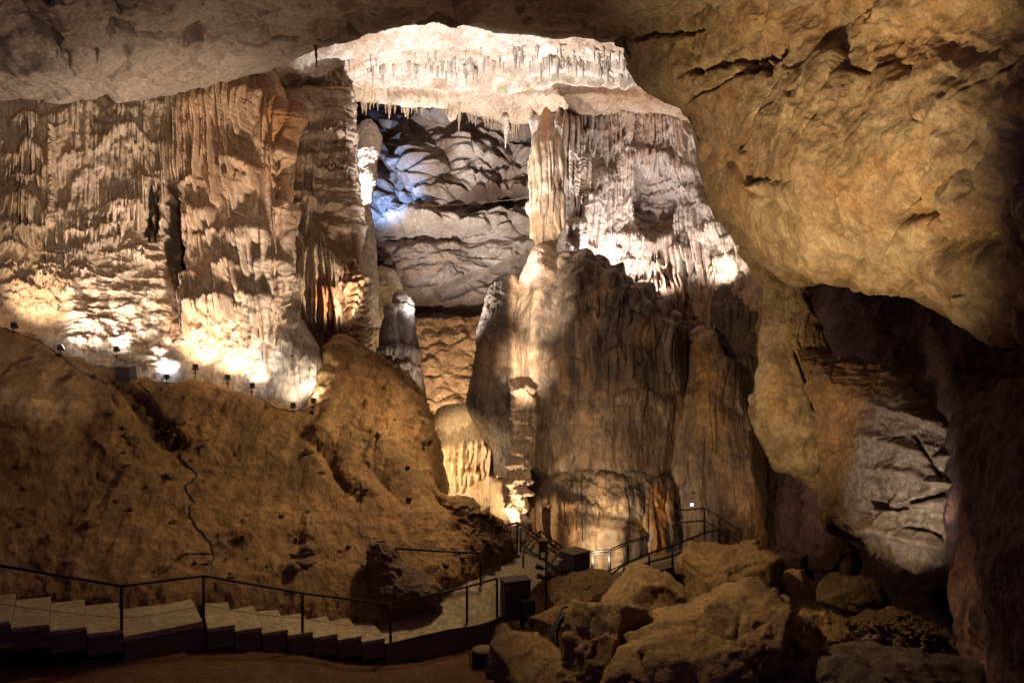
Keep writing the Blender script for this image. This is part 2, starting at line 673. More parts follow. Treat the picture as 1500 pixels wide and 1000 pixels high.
# ------------------------------------------------------------------ near roof
def d_roof(p, n, u, v):
    t1, e1 = facet(p, .35, (1, 1, 1), off=5., warp=.4)
    d = 0.85 * fbm(p, .2, 4) + .35 * t1 + .62 * (1 - worley(p + .8 * fbm(p, .5, 3)[..., None], .42, (.8, .8, 1))[0] * 1.4) + .34 * ridged(p, .5, 6, .58, ax=(1, .55, 1)) + .09 * fbm(p, 3, 5)
    f1, f2 = worley(p + .5 * fbm(p, .7, 3)[..., None], .22)
    crack = (1 - sm(0, .055, f2 - f1)) * sm(0, .3, fbm(p, .15, 2, off=9))
    return (d - .3 - .5 * crack - .25 * sm(.2, .5, fbm(p, .5, 3, off=31))) * (1 - .6 * sm(27.5, 30.5, p[..., 1]))


roof = patch("cave_ceiling", [
    [(-500, -340, 14), (-60, -330, 14.5), (150, -330, 15), (300, -330, 15), (430, -330, 15), (520, -330, 15), (600, -330, 15), (720, -330, 15), (860, -330, 15), (1050, -330, 14), (1500, -330, 12)],
    [(-420, -150, 18), (-20, -150, 18.5), (150, -150, 19), (290, -150, 19.5), (420, -150, 20), (500, -150, 20), (590, -150, 20), (710, -150, 20), (850, -150, 20), (1040, -150, 18.5), (1460, -150, 15)],
    [(-360, -20, 21), (0, -20, 22), (150, -20, 22.5), (280, -20, 23.5), (410, -20, 24.5), (490, -20, 25), (585, -20, 25.4), (700, -20, 25.6), (840, -20, 25), (1020, -20, 23), (1400, -20, 18)],
    [(-340, 50, 23), (0, 55, 24), (140, 60, 24.7), (265, 55, 26), (395, 45, 27), (470, 28, 27.6), (575, 18, 28), (690, 12, 28.2), (820, 18, 27.6), (970, 24, 25.5), (1300, 30, 20)],
    [(-320, 110, 25), (5, 112, 26), (130, 98, 26.6), (250, 102, 27.6), (384, 76, 28.8), (458, 48, 29.4), (566, 32, 30), (684, 24, 30.2), (806, 36, 29.7), (935, 42, 28), (1250, 50, 22)],
    [(-300, 156, 26.8), (30, 150, 28), (125, 124, 28.6), (245, 138, 29.4), (380, 99, 30.6), (452, 66, 31), (560, 46, 31.5), (680, 36, 31.6), (800, 50, 31), (915, 60, 29), (1180, 70, 23.5)],
    [(-300, 142, 28.5), (30, 136, 29.6), (125, 110, 30.2), (245, 122, 30.8), (380, 84, 32.2), (452, 52, 32.6), (560, 32, 33.1), (680, 20, 33.2), (800, 34, 33), (915, 44, 31), (1180, 60, 25)],
    [(-300, 90, 31), (30, 80, 32.5), (125, 60, 33), (245, 60, 33), (380, 10, 34), (452, -10, 34.5), (560, -30, 35), (680, -40, 35), (800, -40, 35), (915, -40, 33), (1180, 20, 26)],
], .05, d_roof, M_ROOF)
struct(roof, label="grey overhanging limestone roof spanning the top of the cavern", cat="cave ceiling")


# ------------------------------------------------------------------ bright far ceiling
def d_dome(p, n, u, v):
    d = .34 * fbm(p, .35, 4) + .30 * ridged(p, .55, 6, .6) + .16 * (1 - worley(p, .9)[0]) + .10 * ridged(p, 2.2, 4)
    st = np.zeros(u.shape)
    for y0, a, s in ((100, .5, 1.), (86, .35, 2.), (128, .3, 3.)):
        e = y0 + 9 * pn(u * .012 + s * 7, s, .3) - .02 * (u - 700)
        st = st + a * (sm(-4, 2, v - e) - sm(2, 26, v - e))
    return d + st * sm(480, 620, u) * 1.3


def c_dome(p, u, v):
    return tint(p, [(soft(p, .5, 3, .05, .3) * .7, (.72, .52, .36)), (bump2(u, v, 760, 98, 110, 10) * soft(p, 1.2, 8, -.1, .2), (.62, .62, .38)),
                    (bump2(u, v, 930, 130, 60, 14) * .8, (.72, .46, .3)), (sm(112, 130, v) * .6, (.82, .66, .46)), (soft(p, .9, 14, .1, .3) * .5, (.6, .45, .36))])


dome = patch("cavern_ceiling", [
    [(320, 60, 33), (400, 40, 34), (470, 18, 34), (540, 5, 34), (640, -8, 34.5), (740, -6, 34.5), (840, 0, 35), (930, 20, 35), (1030, 80, 34), (1120, 120, 33)],
    [(320, 94, 35), (395, 86, 35.6), (470, 68, 36), (540, 52, 36.5), (640, 42, 37), (740, 50, 37), (840, 58, 37), (930, 74, 37), (1020, 130, 36), (1110, 170, 35)],
    [(325, 112, 36), (396, 106, 36.6), (470, 100, 37.6), (540, 90, 39.6), (640, 86, 41), (740, 92, 40.6), (840, 96, 39.4), (930, 106, 39.2), (1025, 150, 38), (1100, 190, 37)],
    [(330, 122, 36.8), (400, 117, 37.6), (470, 122, 38.6), (540, 118, 41.5), (640, 118, 44), (740, 130, 44), (840, 126, 40.8), (930, 128, 40.4), (1025, 163, 39), (1090, 210, 38)],
    [(330, 132, 37.6), (402, 128, 38.4), (470, 135, 39.6), (540, 137, 42.5), (640, 141, 46), (740, 174, 46), (840, 158, 42), (930, 154, 41.8), (1030, 176, 40.2), (1090, 230, 39)],
    [(330, 120, 39), (402, 116, 40), (470, 120, 42), (540, 118, 45.5), (640, 115, 49), (740, 140, 50), (840, 146, 44.5), (930, 140, 44.5), (1030, 150, 43), (1090, 200, 41)],
    [(330, 40, 42), (402, 40, 44), (470, 40, 47), (540, 40, 49), (640, 40, 52), (740, 60, 53), (840, 50, 51), (930, 50, 49), (1030, 90, 46), (1090, 150, 43)],
], (.05, .05), d_dome, M_DOME, c_dome, None, (0, 38, 2))
struct(dome, label="brightly lit white calcite ceiling over the inner chamber", cat="cave ceiling")

# ------------------------------------------------------------------ curtain wall on the left
SP_WALL = [
    (-8, 30, 226, .1, 4, 46, .75, 7, 1), (24, 68, 208, .1, 6, 74, .8, 7, 2), (-10, 64, 282, .12, 8, 58, .9, 8, 3), (14, 76, 331, -.1, 6, 30, .7, 6, 4),
    (-10, 40, 356, .1, 5, 26, .6, 6, 5), (60, 112, 372, .1, 6, 28, .6, 5, 6), (52, 110, 398, -.1, 4, 20, .5, 5, 7), (60, 110, 422, -.15, 4, 20, .5, 5, 8),
    (130, 238, 176, .0, 70, 84, .8, 6, 9), (148, 226, 205, .0, 40, 60, .9, 6, 10), (84, 150, 148, -.1, 10, 96, .55, 6, 11), (150, 205, 150, -.1, 8, 50, .45, 6, 12),
    (202, 248, 143, .15, 6, 66, .6, 7, 13), (172, 232, 217, .1, 12, 42, .85, 6, 14), (134, 164, 224, -.5, 4, 100, .95, 6, 15), (98, 142, 250, -.65, 4, 86, .85, 6, 16),
    (96, 140, 290, -.2, 8, 64, .75, 6, 17), (112, 212, 300, -.12, 10, 46, .9, 6, 18), (150, 212, 292, -.1, 14, 50, 1.0, 6, 19), (92, 146, 338, -.1, 4, 34, .8, 6, 20),
    (140, 196, 326, -.2, 4, 24, .7, 5, 21), (110, 180, 352, -.3, 4, 22, .6, 5, 22), (196, 246, 242, .3, 8, 66, .9, 6, 23), (60, 100, 240, -.4, 4, 70, .5, 6, 24),
    # orange organ pipes and mushrooms
    (250, 322, 128, -.2, 4, 78, .5, 6, 30), (254, 300, 170, -.1, 8, 120, .85, 6, 31), (286, 332, 126, -.2, 3, 210, .95, 6, 32), (312, 362, 104, -.25, 3, 240, 1.15, 6, 33), (254, 292, 136, -.2, 3, 190, .75, 5, 232),
    (350, 388, 100, -.1, 8, 30, .95, 7, 34), (340, 372, 110, -.1, 6, 120, .9, 6, 134), (352, 388, 138, .0, 12, 70, 1.15, 6, 35), (338, 388, 232, .1, 16, 60, 1.5, 6, 36), (346, 376, 250, 0, 10, 80, 1.25, 5, 136), (342, 388, 252, .0, 8, 92, 1.1, 7, 37),
    (386, 418, 150, .1, 6, 110, .8, 6, 38), (388, 416, 208, .1, 5, 130, .85, 6, 39), (268, 322, 302, -.1, 14, 84, 1.3, 8, 40), (264, 300, 262, .2, 6, 40, 1.0, 7, 41),
    (318, 366, 384, -.2, 10, 54, 1.2, 7, 42), (350, 398, 330, .1, 8, 90, 1.1, 7, 43), (300, 350, 436, .0, 10, 50, 1.2, 8, 44), (350, 400, 428, .1, 8, 70, 1.2, 7, 45),
    (270, 306, 446, .0, 10, 70, 1.0, 10, 46), (300, 340, 340, .1, 8, 50, .9, 7, 47), (262, 300, 400, .0, 10, 46, .8, 8, 48), (376, 418, 376, .0, 10, 90, 1.0, 7, 49),
    (398, 420, 290, .0, 6, 150, .8, 6, 50), (240, 262, 130, .0, 4, 120, .5, 5, 51),
]
SP_WALL += rand_curtains(20, (-60, 150, 240, 360), (20, 110), (.2, .7), (3.5, 9), 5, (12, 90))
SP_WALL += rand_curtains(9, (250, 260, 415, 440), (30, 100), (.4, .8), (4, 8), 6, (12, 44))
SP_WALL += rand_curtains(26, (-70, 370, 130, 450), (10, 22), (.2, .45), (4, 6), 8, (25, 60), (0, 8))


def d_wall(p, n, u, v):
    h = 1.4 * curtains(u, v, SP_WALL)
    base = .45 * fbm(p, .25, 4) + .12 * ridged(p, 1.2, 4, ax=(1, 1, .6))
    # ripple terraces low on the wall
    m = sm(335, 370, v) * sm(255, 235, u) * sm(40, 90, u)
    rip = ridged(p, 1.5, 3, ax=(.55, 1, 1.7), off=4) * .32 + (1 - worley(p, 1.7, (.6, 1, 1.5))[0]) * .35
    h = np.maximum(h, 0) + m * rip * (h < .3)
    h = h * (1 - .8 * sm(410, 440, v) * sm(110, 80, u))
    # knobbly pipe
    k = bump2(u, v, 77, 262, 6.5, 500) * sm(185, 195, v) * sm(342, 330, v)
    h = np.maximum(h, k * (.62 + .16 * np.abs(np.sin(v * .42 + 5 * pn(u * .12, v * .06, .5))) + .25 * pn(u * .1, v * .12, 7.5)))
    # black slots between the draperies
    for (cu, v0, v1, w) in ((220, 266, 346, 5), (228, 280, 352, 4), (256, 268, 400, 12), (262, 300, 372, 9), (408, 246, 290, 5), (262, 350, 430, 7)):
        h = h - 2.6 * np.exp(-((u - cu - 5 * pn(v * .05, cu, .5) - 4 * pn(v * .17, cu, 2.5) - 2.5 * pn(u * .3, v * .12, .7)) / (w * (.75 + .5 * pn(v * .04, cu, 9.)))) ** 4) * sm(v0 - 14, v0 + 22, v + 14 * pn(u * .25, cu, .2)) * sm(v1 + 10, v1 - 25, v + 12 * pn(u * .3, cu, 4.2))
    nod = .08 * (1 - worley(p, 3.2)[0] * 1.3) * sm(300, 420, v)
    bare = sm(.12, .3, fbm(p, .33, 3, off=17)) * sm(245, 230, u)
    t2, e2 = facet(p, 1.4, off=3.)
    return base + h * (1 - .55 * bare) + nod + .04 * fbm(p, 6, 4) + .07 * ridged(p, 3.2, 4, ax=(1, 1, .35)) + .06 * t2


def c_wall(p, u, v):
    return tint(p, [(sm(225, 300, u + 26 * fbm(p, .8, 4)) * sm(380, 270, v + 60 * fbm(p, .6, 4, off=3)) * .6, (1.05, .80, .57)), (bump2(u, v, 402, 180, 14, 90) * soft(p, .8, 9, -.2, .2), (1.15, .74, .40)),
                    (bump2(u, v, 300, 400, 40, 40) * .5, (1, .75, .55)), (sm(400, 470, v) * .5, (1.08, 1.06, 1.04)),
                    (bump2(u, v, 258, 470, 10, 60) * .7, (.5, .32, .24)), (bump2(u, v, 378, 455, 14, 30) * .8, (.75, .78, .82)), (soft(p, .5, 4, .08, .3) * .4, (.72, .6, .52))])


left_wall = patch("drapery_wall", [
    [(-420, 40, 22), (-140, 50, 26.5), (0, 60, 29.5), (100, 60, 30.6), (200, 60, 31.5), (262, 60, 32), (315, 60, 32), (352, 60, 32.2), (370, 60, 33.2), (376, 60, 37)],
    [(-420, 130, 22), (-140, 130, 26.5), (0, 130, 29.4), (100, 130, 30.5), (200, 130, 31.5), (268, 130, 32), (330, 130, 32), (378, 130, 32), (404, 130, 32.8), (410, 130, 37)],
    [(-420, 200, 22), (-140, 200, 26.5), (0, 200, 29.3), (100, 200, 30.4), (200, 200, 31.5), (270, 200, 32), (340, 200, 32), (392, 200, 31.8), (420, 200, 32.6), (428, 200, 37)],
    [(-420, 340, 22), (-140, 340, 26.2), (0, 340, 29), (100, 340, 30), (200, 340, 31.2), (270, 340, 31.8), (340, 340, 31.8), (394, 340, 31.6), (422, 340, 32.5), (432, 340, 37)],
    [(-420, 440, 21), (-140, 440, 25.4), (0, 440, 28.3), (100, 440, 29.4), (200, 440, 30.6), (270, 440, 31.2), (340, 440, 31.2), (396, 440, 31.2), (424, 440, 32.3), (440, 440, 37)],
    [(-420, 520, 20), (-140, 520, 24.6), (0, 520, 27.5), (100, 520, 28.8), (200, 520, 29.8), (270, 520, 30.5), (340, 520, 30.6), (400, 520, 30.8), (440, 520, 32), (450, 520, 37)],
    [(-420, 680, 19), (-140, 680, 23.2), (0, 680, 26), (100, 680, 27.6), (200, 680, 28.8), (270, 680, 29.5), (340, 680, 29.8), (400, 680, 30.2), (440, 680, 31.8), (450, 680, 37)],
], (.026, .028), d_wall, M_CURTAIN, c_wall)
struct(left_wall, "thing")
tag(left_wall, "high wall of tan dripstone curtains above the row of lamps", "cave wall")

# banded panel behind it, with a fluted foot
SP_PANEL = [
    (418, 466, 226, .0, 6, 90, .55, 5, 61), (412, 460, 150, .0, 8, 66, .3, 4, 62), (440, 512, 164, .1, 10, 60, .25, 4, 63), (460, 512, 220, -.2, 8, 60, .25, 4, 163), (424, 468, 284, .2, 10, 40, 1.3, 5, 64),
    (424, 452, 300, .1, 4, 90, 1.0, 6, 65), (446, 464, 288, .1, 3, 70, 1.3, 5, 66), (420, 450, 344, .1, 6, 60, 1.5, 6, 67), (440, 480, 362, .1, 6, 120, 1.5, 5, 68),
    (452, 500, 368, .3, 6, 132, 1.6, 6, 69), (470, 512, 384, .2, 6, 110, 1.2, 6, 70), (496, 526, 402, .1, 8, 100, 1.3, 9, 71), (430, 470, 400, .2, 6, 90, 1.6, 6, 72),
    (470, 500, 420, .0, 6, 70, 1.9, 6, 73), (420, 445, 420, .0, 6, 60, 1.7, 6, 74), (462, 482, 350, 0, 4, 60, 1.0, 6, 75),
]
SP_PANEL += rand_curtains(22, (420, 370, 520, 450), (20, 60), (.8, 1.5), (4, 7), 9, (10, 30))


def d_panel(p, n, u, v):
    h = curtains(u, v, SP_PANEL)
    led = .30 * ridged(p, .75, 4, ax=(.45, 1, 1.6), off=2) * sm(380, 330, v)
    for y0, a in ((158, .35), (196, .45), (300, .3), (330, .3)):
        e = y0 + 7 * pn(u * .03, y0, .2)
        led = led + .45 * a * (sm(-3, 1, v - e) - sm(2, 20, v - e))
    led = led * .7 + .10 * facet(p, 1.2, (.8, 1, 1.4), off=3.)[0]
    kn = .25 * np.abs(np.sin(v * .30 + 2 * pn(u * .08, v * .04, 2))) * sm(500, 508, u) * sm(400, 410, v)
    return h + led + .3 * fbm(p, .4, 4) + .05 * ridged(p, 3, 4, ax=(1, 1, .4)) + kn


def c_panel(p, u, v):
    return tint(p, [(sm(420, 330, v) * .8, (.72, .66, .62)), (bump2(u, v, 478, 450, 14, 26), (1.12, .66, .34)), (bump2(u, v, 512, 430, 12, 40) * .8, (1.1, .78, .5)),
                    (bump2(u, v, 515, 250, 14, 120) * .6, (.8, .8, .9))])


panel = patch("banded_wall", [
    [(395, 118, 38.6), (430, 126, 38.6), (470, 128, 38.8), (503, 132, 38.6), (512, 132, 39.4), (515, 132, 45)],
    [(397, 142, 37.0), (430, 142, 36.6), (470, 142, 36.9), (503, 142, 37), (512, 142, 38), (515, 142, 44)],
    [(400, 200, 36.8), (430, 200, 36.3), (470, 200, 36.6), (503, 200, 36.6), (513, 200, 37.6), (517, 200, 44)],
    [(400, 330, 36.3), (430, 330, 35.8), (472, 330, 36), (512, 330, 36), (524, 330, 37), (528, 330, 44)],
    [(400, 420, 36), (430, 420, 35.3), (475, 420, 35.3), (516, 420, 35.6), (528, 420, 36.4), (532, 420, 44)],
    [(400, 520, 35), (430, 520, 34.6), (478, 520, 34.6), (518, 520, 35), (530, 520, 36), (536, 520, 44)],
    [(400, 620, 34), (430, 620, 34), (478, 620, 34), (518, 620, 34), (530, 620, 35), (536, 620, 43)],
], .03, d_panel, M_CURTAIN, c_panel)
struct(panel, "thing")
tag(panel, "recessed rock wall with wavy bands above and glowing fluted columns at its foot", "cave wall")


# smooth humps the lamps shine on
def d_hump(p, n, u, v):
    return .22 * fbm(p, .5, 5) + .10 * ridged(p, .9, 4, ax=(1, 1, .35)) + .035 * ridged(p, 3, 4, ax=(1, 1, .4))


def c_hump(p, u, v):
    return tint(p, [(soft(p, .7, 6, 0, .25, (1, 1, .4)) * .9, (.62, .62, .64)), (soft(p, 1.2, 19, .08, .25, (1, 1, .4)) * .7, (.30, .25, .22)), (sm(455, 482, u) * .8, (.38, .32, .25))])


o = blob("flowstone_hump", [(440, 366, 402, 32.3), (456, 346, 424, 32.1), (480, 328, 446, 32), (515, 316, 468, 31.8), (550, 310, 484, 31.6), (585, 310, 492, 31.4), (610, 314, 496, 31.3), (660, 326, 496, 31.2)],
         31, .028, lambda p, n, u, v: d_hump(p, n, u, v) + curtains(u, v, [(340, 400, 470, .2, 6, 60, .35, 8, 201), (380, 430, 480, .5, 4, 90, .3, 10, 202), (425, 480, 520, .6, 4, 80, .3, 11, 203), (330, 370, 500, .1, 4, 70, .3, 9, 204)]), M_GREYWET, c_hump, .42)
tag(o, "smooth grey and white flowstone hump washed by three lamps", "flowstone")
o = blob("flowstone_hump", [(446, 118, 140, 30.3), (455, 104, 164, 30.2), (474, 92, 184, 30), (505, 84, 194, 29.7), (540, 74, 200, 29.4), (600, 64, 204, 29.2)],
         29, .03, lambda p, n, u, v: d_hump(p, n, u, v) - .5 * bump2(u, v, 146, 476, 16, 16) + .25 * ridged(p, .8, 5), M_GREYWET, c_hump, .45)
tag(o, "rounded pale flowstone hump with a hollow between two bright lamps", "flowstone")
o = blob("flowstone_hump", [(492, 214, 230, 30.6), (502, 202, 248, 30.5), (525, 192, 264, 30.4), (548, 190, 272, 30.2), (600, 190, 276, 30)],
         29, .03, lambda p, n, u, v: d_hump(p, n, u, v) + .2 * ridged(p, .9, 5), M_GREYWET, c_hump, .4)
tag(o, "small bluish grey flowstone hump lit by one cold lamp", "flowstone")

# ------------------------------------------------------------------ clay slope
def d_hill(p, n, u, v):
    run = ridged(p, .5, 4, ax=(1, .35, .35), off=3)
    d = .42 * fbm(p, .28, 4) + .16 * run + .08 * ridged(p, 1.3, 4, off=6) + .045 * fbm(p, 4, 5, .55) + .02 * fbm(p, 14, 3)
    lump = (1 - worley(p, .8)[0] * 1.3) * .30 * sm(300, 120, u) * sm(720, 640, v)
    # long fluted rolls under the lamps
    rolls = .30 * np.abs(np.sin((u - .8 * v) * .040 + 2.4 * pn(u * .010, v * .010, 3.3))) ** .9 * sm(420, 470, u) * sm(760, 700, v) * sm(600, 650, v) * sm(660, 600, u)
    # eroded gully below the cable box
    gu = 172 + (v - 555) * .85
    g = np.exp(-((u - gu) / (13 + .10 * (v - 540))) ** 4) * sm(548, 566, v) * sm(668, 640, v)
    rub = (1 - worley(p, 2.6)[0]) * .5
    t1, e1 = facet(p, .8, off=2.)
    t2, e2 = facet(p, 2.2, off=6.)
    cliff = np.clip(sm(500, 560, u) * sm(690, 640, v) + sm(640, 690, u) * sm(720, 745, v) * sm(830, 800, v) + .25 * soft(p, .5, 22, .1, .3), 0, 1)
    d = d + lump + rolls * (1 - cliff) - g * (.55 - rub) + .07 * t2 * soft(p, .4, 81, .0, .2) + cliff * (.26 * t1 + .14 * t2 + .18 * ridged(p, 1.1, 5) + .10 * fbm(p, 3, 5, .6) - .12) + .10 * g * t2
    for (a, b, ra, rb, am) in ((355, 800, 26, 14, .4), (165, 672, 14, 9, .3), (440, 838, 36, 9, .3), (100, 570, 12, 10, -.5), (60, 640, 40, 18, -.2), (655, 760, 40, 22, .3)):
        d = d + abs(am) * .5 * bump2(u, v, a, b, ra, rb) * (.4 + 1.0 * ridged(p, 1.8, 4))
    return d


def c_hill(p, u, v):
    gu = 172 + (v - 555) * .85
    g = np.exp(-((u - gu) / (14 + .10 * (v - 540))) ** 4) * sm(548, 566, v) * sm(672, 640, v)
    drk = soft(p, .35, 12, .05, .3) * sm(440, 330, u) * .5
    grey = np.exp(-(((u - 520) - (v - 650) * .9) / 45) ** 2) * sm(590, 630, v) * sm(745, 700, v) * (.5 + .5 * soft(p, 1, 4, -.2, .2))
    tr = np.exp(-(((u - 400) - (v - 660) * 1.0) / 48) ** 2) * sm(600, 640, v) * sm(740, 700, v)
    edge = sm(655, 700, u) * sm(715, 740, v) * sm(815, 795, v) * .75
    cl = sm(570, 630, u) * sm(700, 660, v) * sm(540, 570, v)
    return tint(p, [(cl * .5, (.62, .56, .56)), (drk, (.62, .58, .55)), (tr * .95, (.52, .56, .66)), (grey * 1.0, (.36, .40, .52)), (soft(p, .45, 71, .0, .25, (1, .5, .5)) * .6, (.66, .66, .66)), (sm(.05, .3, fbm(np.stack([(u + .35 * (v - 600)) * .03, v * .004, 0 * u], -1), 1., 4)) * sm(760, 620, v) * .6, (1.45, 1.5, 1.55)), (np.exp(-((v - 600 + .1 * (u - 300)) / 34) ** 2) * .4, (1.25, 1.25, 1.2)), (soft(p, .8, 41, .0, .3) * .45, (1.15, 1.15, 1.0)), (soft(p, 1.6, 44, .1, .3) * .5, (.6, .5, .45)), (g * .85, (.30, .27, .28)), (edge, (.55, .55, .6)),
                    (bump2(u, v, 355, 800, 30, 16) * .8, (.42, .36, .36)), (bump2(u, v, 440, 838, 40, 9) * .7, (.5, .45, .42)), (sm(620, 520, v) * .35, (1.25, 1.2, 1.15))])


HILL = [
    [(-500, 380, 22), (-150, 476, 27.5), (0, 498, 30), (100, 534, 31.2), (200, 556, 32), (300, 572, 33), (400, 594, 33.5), (446, 590, 33.8), (500, 512, 36), (560, 538, 36), (605, 566, 35.5), (640, 640, 34.5), (655, 770, 32), (700, 800, 30.5), (760, 840, 29.6), (790, 880, 30)],
    [(-480, 400, 21.5), (-150, 478, 25.8), (0, 494, 27.2), (100, 528, 28.2), (200, 556, 29), (300, 572, 29.6), (400, 596, 29.8), (450, 596, 30.2), (490, 498, 32.6), (546, 530, 32.4), (586, 556, 32), (610, 610, 31), (632, 712, 28.8), (686, 738, 27.8), (732, 764, 27.4), (752, 796, 28.5)],
    [(-480, 470, 21), (-150, 520, 24.8), (0, 540, 26), (100, 575, 27), (200, 600, 27.6), (300, 615, 28.2), (400, 632, 28.5), (450, 634, 29.0), (490, 596, 29.9), (540, 604, 29.8), (576, 618, 29.6), (598, 646, 29.4), (636, 732, 28), (684, 756, 27.2), (728, 782, 27.1), (746, 804, 28.2)],
    [(-460, 580, 20.3), (-150, 620, 23.3), (0, 640, 24.4), (100, 660, 25.3), (200, 680, 25.9), (300, 695, 26.4), (400, 705, 26.8), (450, 708, 27), (490, 690, 27.8), (536, 695, 27.6), (576, 702, 27.5), (608, 720, 27.3), (642, 762, 26.9), (688, 782, 26.7), (726, 796, 27), (745, 808, 28.3)],
    [(-440, 700, 19.4), (-150, 740, 21.8), (0, 755, 22.8), (100, 765, 23.5), (200, 775, 24), (300, 785, 24.4), (400, 790, 24.9), (450, 792, 25.1), (490, 793, 25.4), (536, 798, 25.5), (580, 801, 25.6), (616, 804, 25.7), (650, 806, 25.9), (690, 804, 26.3), (720, 802, 27), (745, 812, 28.4)],
    [(-420, 840, 18.6), (-150, 868, 20.3), (0, 872, 21.2), (100, 878, 21.5), (200, 884, 21.9), (300, 876, 22.6), (400, 882, 23.2), (450, 884, 23.5), (490, 886, 23.8), (530, 886, 24.2), (570, 880, 24.5), (610, 868, 24.9), (645, 855, 25.2), (690, 836, 26.1), (712, 824, 27), (742, 826, 28.4)],
    [(-420, 960, 18.4), (-150, 975, 20.1), (0, 980, 21), (100, 985, 21.4), (200, 985, 21.8), (300, 985, 22.5), (400, 985, 23), (450, 985, 23.3), (490, 985, 23.6), (530, 985, 24), (570, 985, 24.4), (610, 980, 24.8), (645, 960, 25.2), (690, 940, 26.1), (712, 930, 27), (742, 930, 28.4)],
]
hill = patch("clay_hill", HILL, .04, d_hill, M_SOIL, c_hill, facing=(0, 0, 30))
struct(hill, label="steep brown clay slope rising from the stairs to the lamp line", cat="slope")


# ------------------------------------------------------------------ far back wall
def d_back(p, n, u, v):
    # pillowed ledges: rounded swells cut by undercut seams
    q = p + 1.1 * np.stack([fbm(p, .18, 3, off=i * 5.5) for i in range(3)], -1)
    f1, f2 = worley(q, .33, (.62, .5, 1.25))
    pil = sm(-.1, .55, f2 - f1)
    t1, e1 = facet(p, .55, (.8, .8, 1.3), off=4.)
    t2, e2 = facet(p, 1.5, (.8, .8, 1.3), off=14.)
    g1, g2 = worley(q, .95, (.7, .5, 1.1), 3.)
    pil2 = sm(-.1, .5, g2 - g1)
    led = ridged(q, .26, 3, ax=(.35, .3, 1.6), off=2)
    up = sm(365, 325, v)
    d = up * (1.5 * pil + .7 * pil2 + .40 * led) + (1 - up) * (.9 * fbm(p, .18, 4, ax=(.7, 1, 1.3)) + .8 * led * sm(460, 400, v) + .25 * pil2)
    low = sm(452, 470, v)
    d = d + low * (.3 * ridged(p, .6, 5, ax=(.8, 1, .8), off=7) + .2 * (1 - g1))
    for (x0, x1, y0, sl, am) in ((660, 780, 290, -.05, 1.6), (520, 720, 443, -.02, 1.4), (590, 700, 305, .0, .8), (540, 640, 170, -.6, 1.0), (560, 790, 340, -.05, .9), (640, 790, 400, -.35, 1.1)):
        e = y0 + sl * (u - (x0 + x1) / 2) + 6 * pn(u * .03, y0, .5)
        m = sm(x0 - 12, x0 + 10, u) * sm(x1 + 12, x1 - 10, u)
        d = d - am * m * (sm(-6, 2, v - e) - sm(10, 24, v - e))
    return d + .14 * t1 + .10 * t2 + .10 * fbm(p, 2.2, 5, .6) + .08 * ridged(p, 1.2, 5)


def c_back(p, u, v):
    return tint(p, [(sm(330, 380, v) * sm(470, 440, v) * sm(740, 660, u) * .85, (.40, .36, .36)), (bump2(u, v, 725, 290, 60, 9) * 1.2, (.25, .17, .15)), (sm(448, 462, v), (1.25, 1.0, .72)),
                    (soft(p, .35, 15, .05, .25) * .5, (.6, .48, .36)), (bump2(u, v, 760, 200, 50, 30) * .7, (.32, .22, .2)), (bump2(u, v, 590, 195, 14, 50) * .7, (1.05, .8, .4))])


back = patch("back_wall", [
    [(440, 40, 80), (540, 60, 78), (600, 60, 68), (700, 60, 58), (780, 60, 57), (860, 60, 56), (1000, 60, 54)],
    [(440, 180, 80), (540, 190, 74), (606, 190, 59), (700, 190, 57), (780, 190, 56), (860, 190, 55), (1000, 190, 53)],
    [(440, 300, 66), (540, 300, 58), (620, 300, 55), (700, 300, 55), (780, 300, 55), (860, 300, 54), (1000, 300, 52)],
    [(440, 400, 58), (540, 400, 55), (620, 400, 53.5), (700, 400, 54), (780, 400, 54), (860, 400, 53), (1000, 400, 51)],
    [(440, 448, 57), (540, 448, 54), (620, 448, 53), (700, 448, 53), (780, 448, 53), (860, 448, 52), (1000, 448, 50)],
    [(440, 520, 54), (540, 520, 51.5), (620, 520, 51), (700, 520, 51), (780, 520, 50.5), (860, 520, 50), (1000, 520, 49)],
    [(440, 620, 51), (540, 620, 49), (620, 620, 48.5), (700, 620, 48.5), (780, 620, 48), (860, 620, 48), (1000, 620, 48)],
    [(440, 800, 44), (540, 800, 43), (620, 800, 42.5), (700, 800, 42.5), (780, 800, 42), (860, 800, 43), (1000, 800, 44)],
], (.055, .055), d_back, M_BACK, c_back)
struct(back, label="far grey limestone wall of swollen ledges seen through the gap", cat="cave wall")

# white pillar of rock glaring beside the blue lamp
def d_rough(p, n, u, v):
    return .25 * fbm(p, .5, 5) + .16 * ridged(p, 1.1, 5, ax=(1, 1, .6)) + .05 * fbm(p, 5, 3)


o = blob("white_flowstone", [(176, 538, 542, 49), (190, 524, 552, 48.6), (215, 515, 556, 48), (250, 513, 550, 47.6), (292, 512, 543, 47.4), (300, 514, 540, 47.4), (340, 512, 546, 47.4), (480, 508, 556, 47)],
         48, .04, d_rough, M_GREYWET, None, .6)
tag(o, "glaring white flowstone stump beside the blue lit ledge", "flowstone")
o = blob("rock_ledge", [(392, 536, 560, 50), (400, 528, 580, 49.6), (440, 520, 590, 49), (520, 515, 585, 48), (640, 515, 600, 47)], 48, .05, d_rough, M_MASS, None, .7)
tag(o, "shadowed tan rock ledge behind the slim grey stalagmite", "rock")

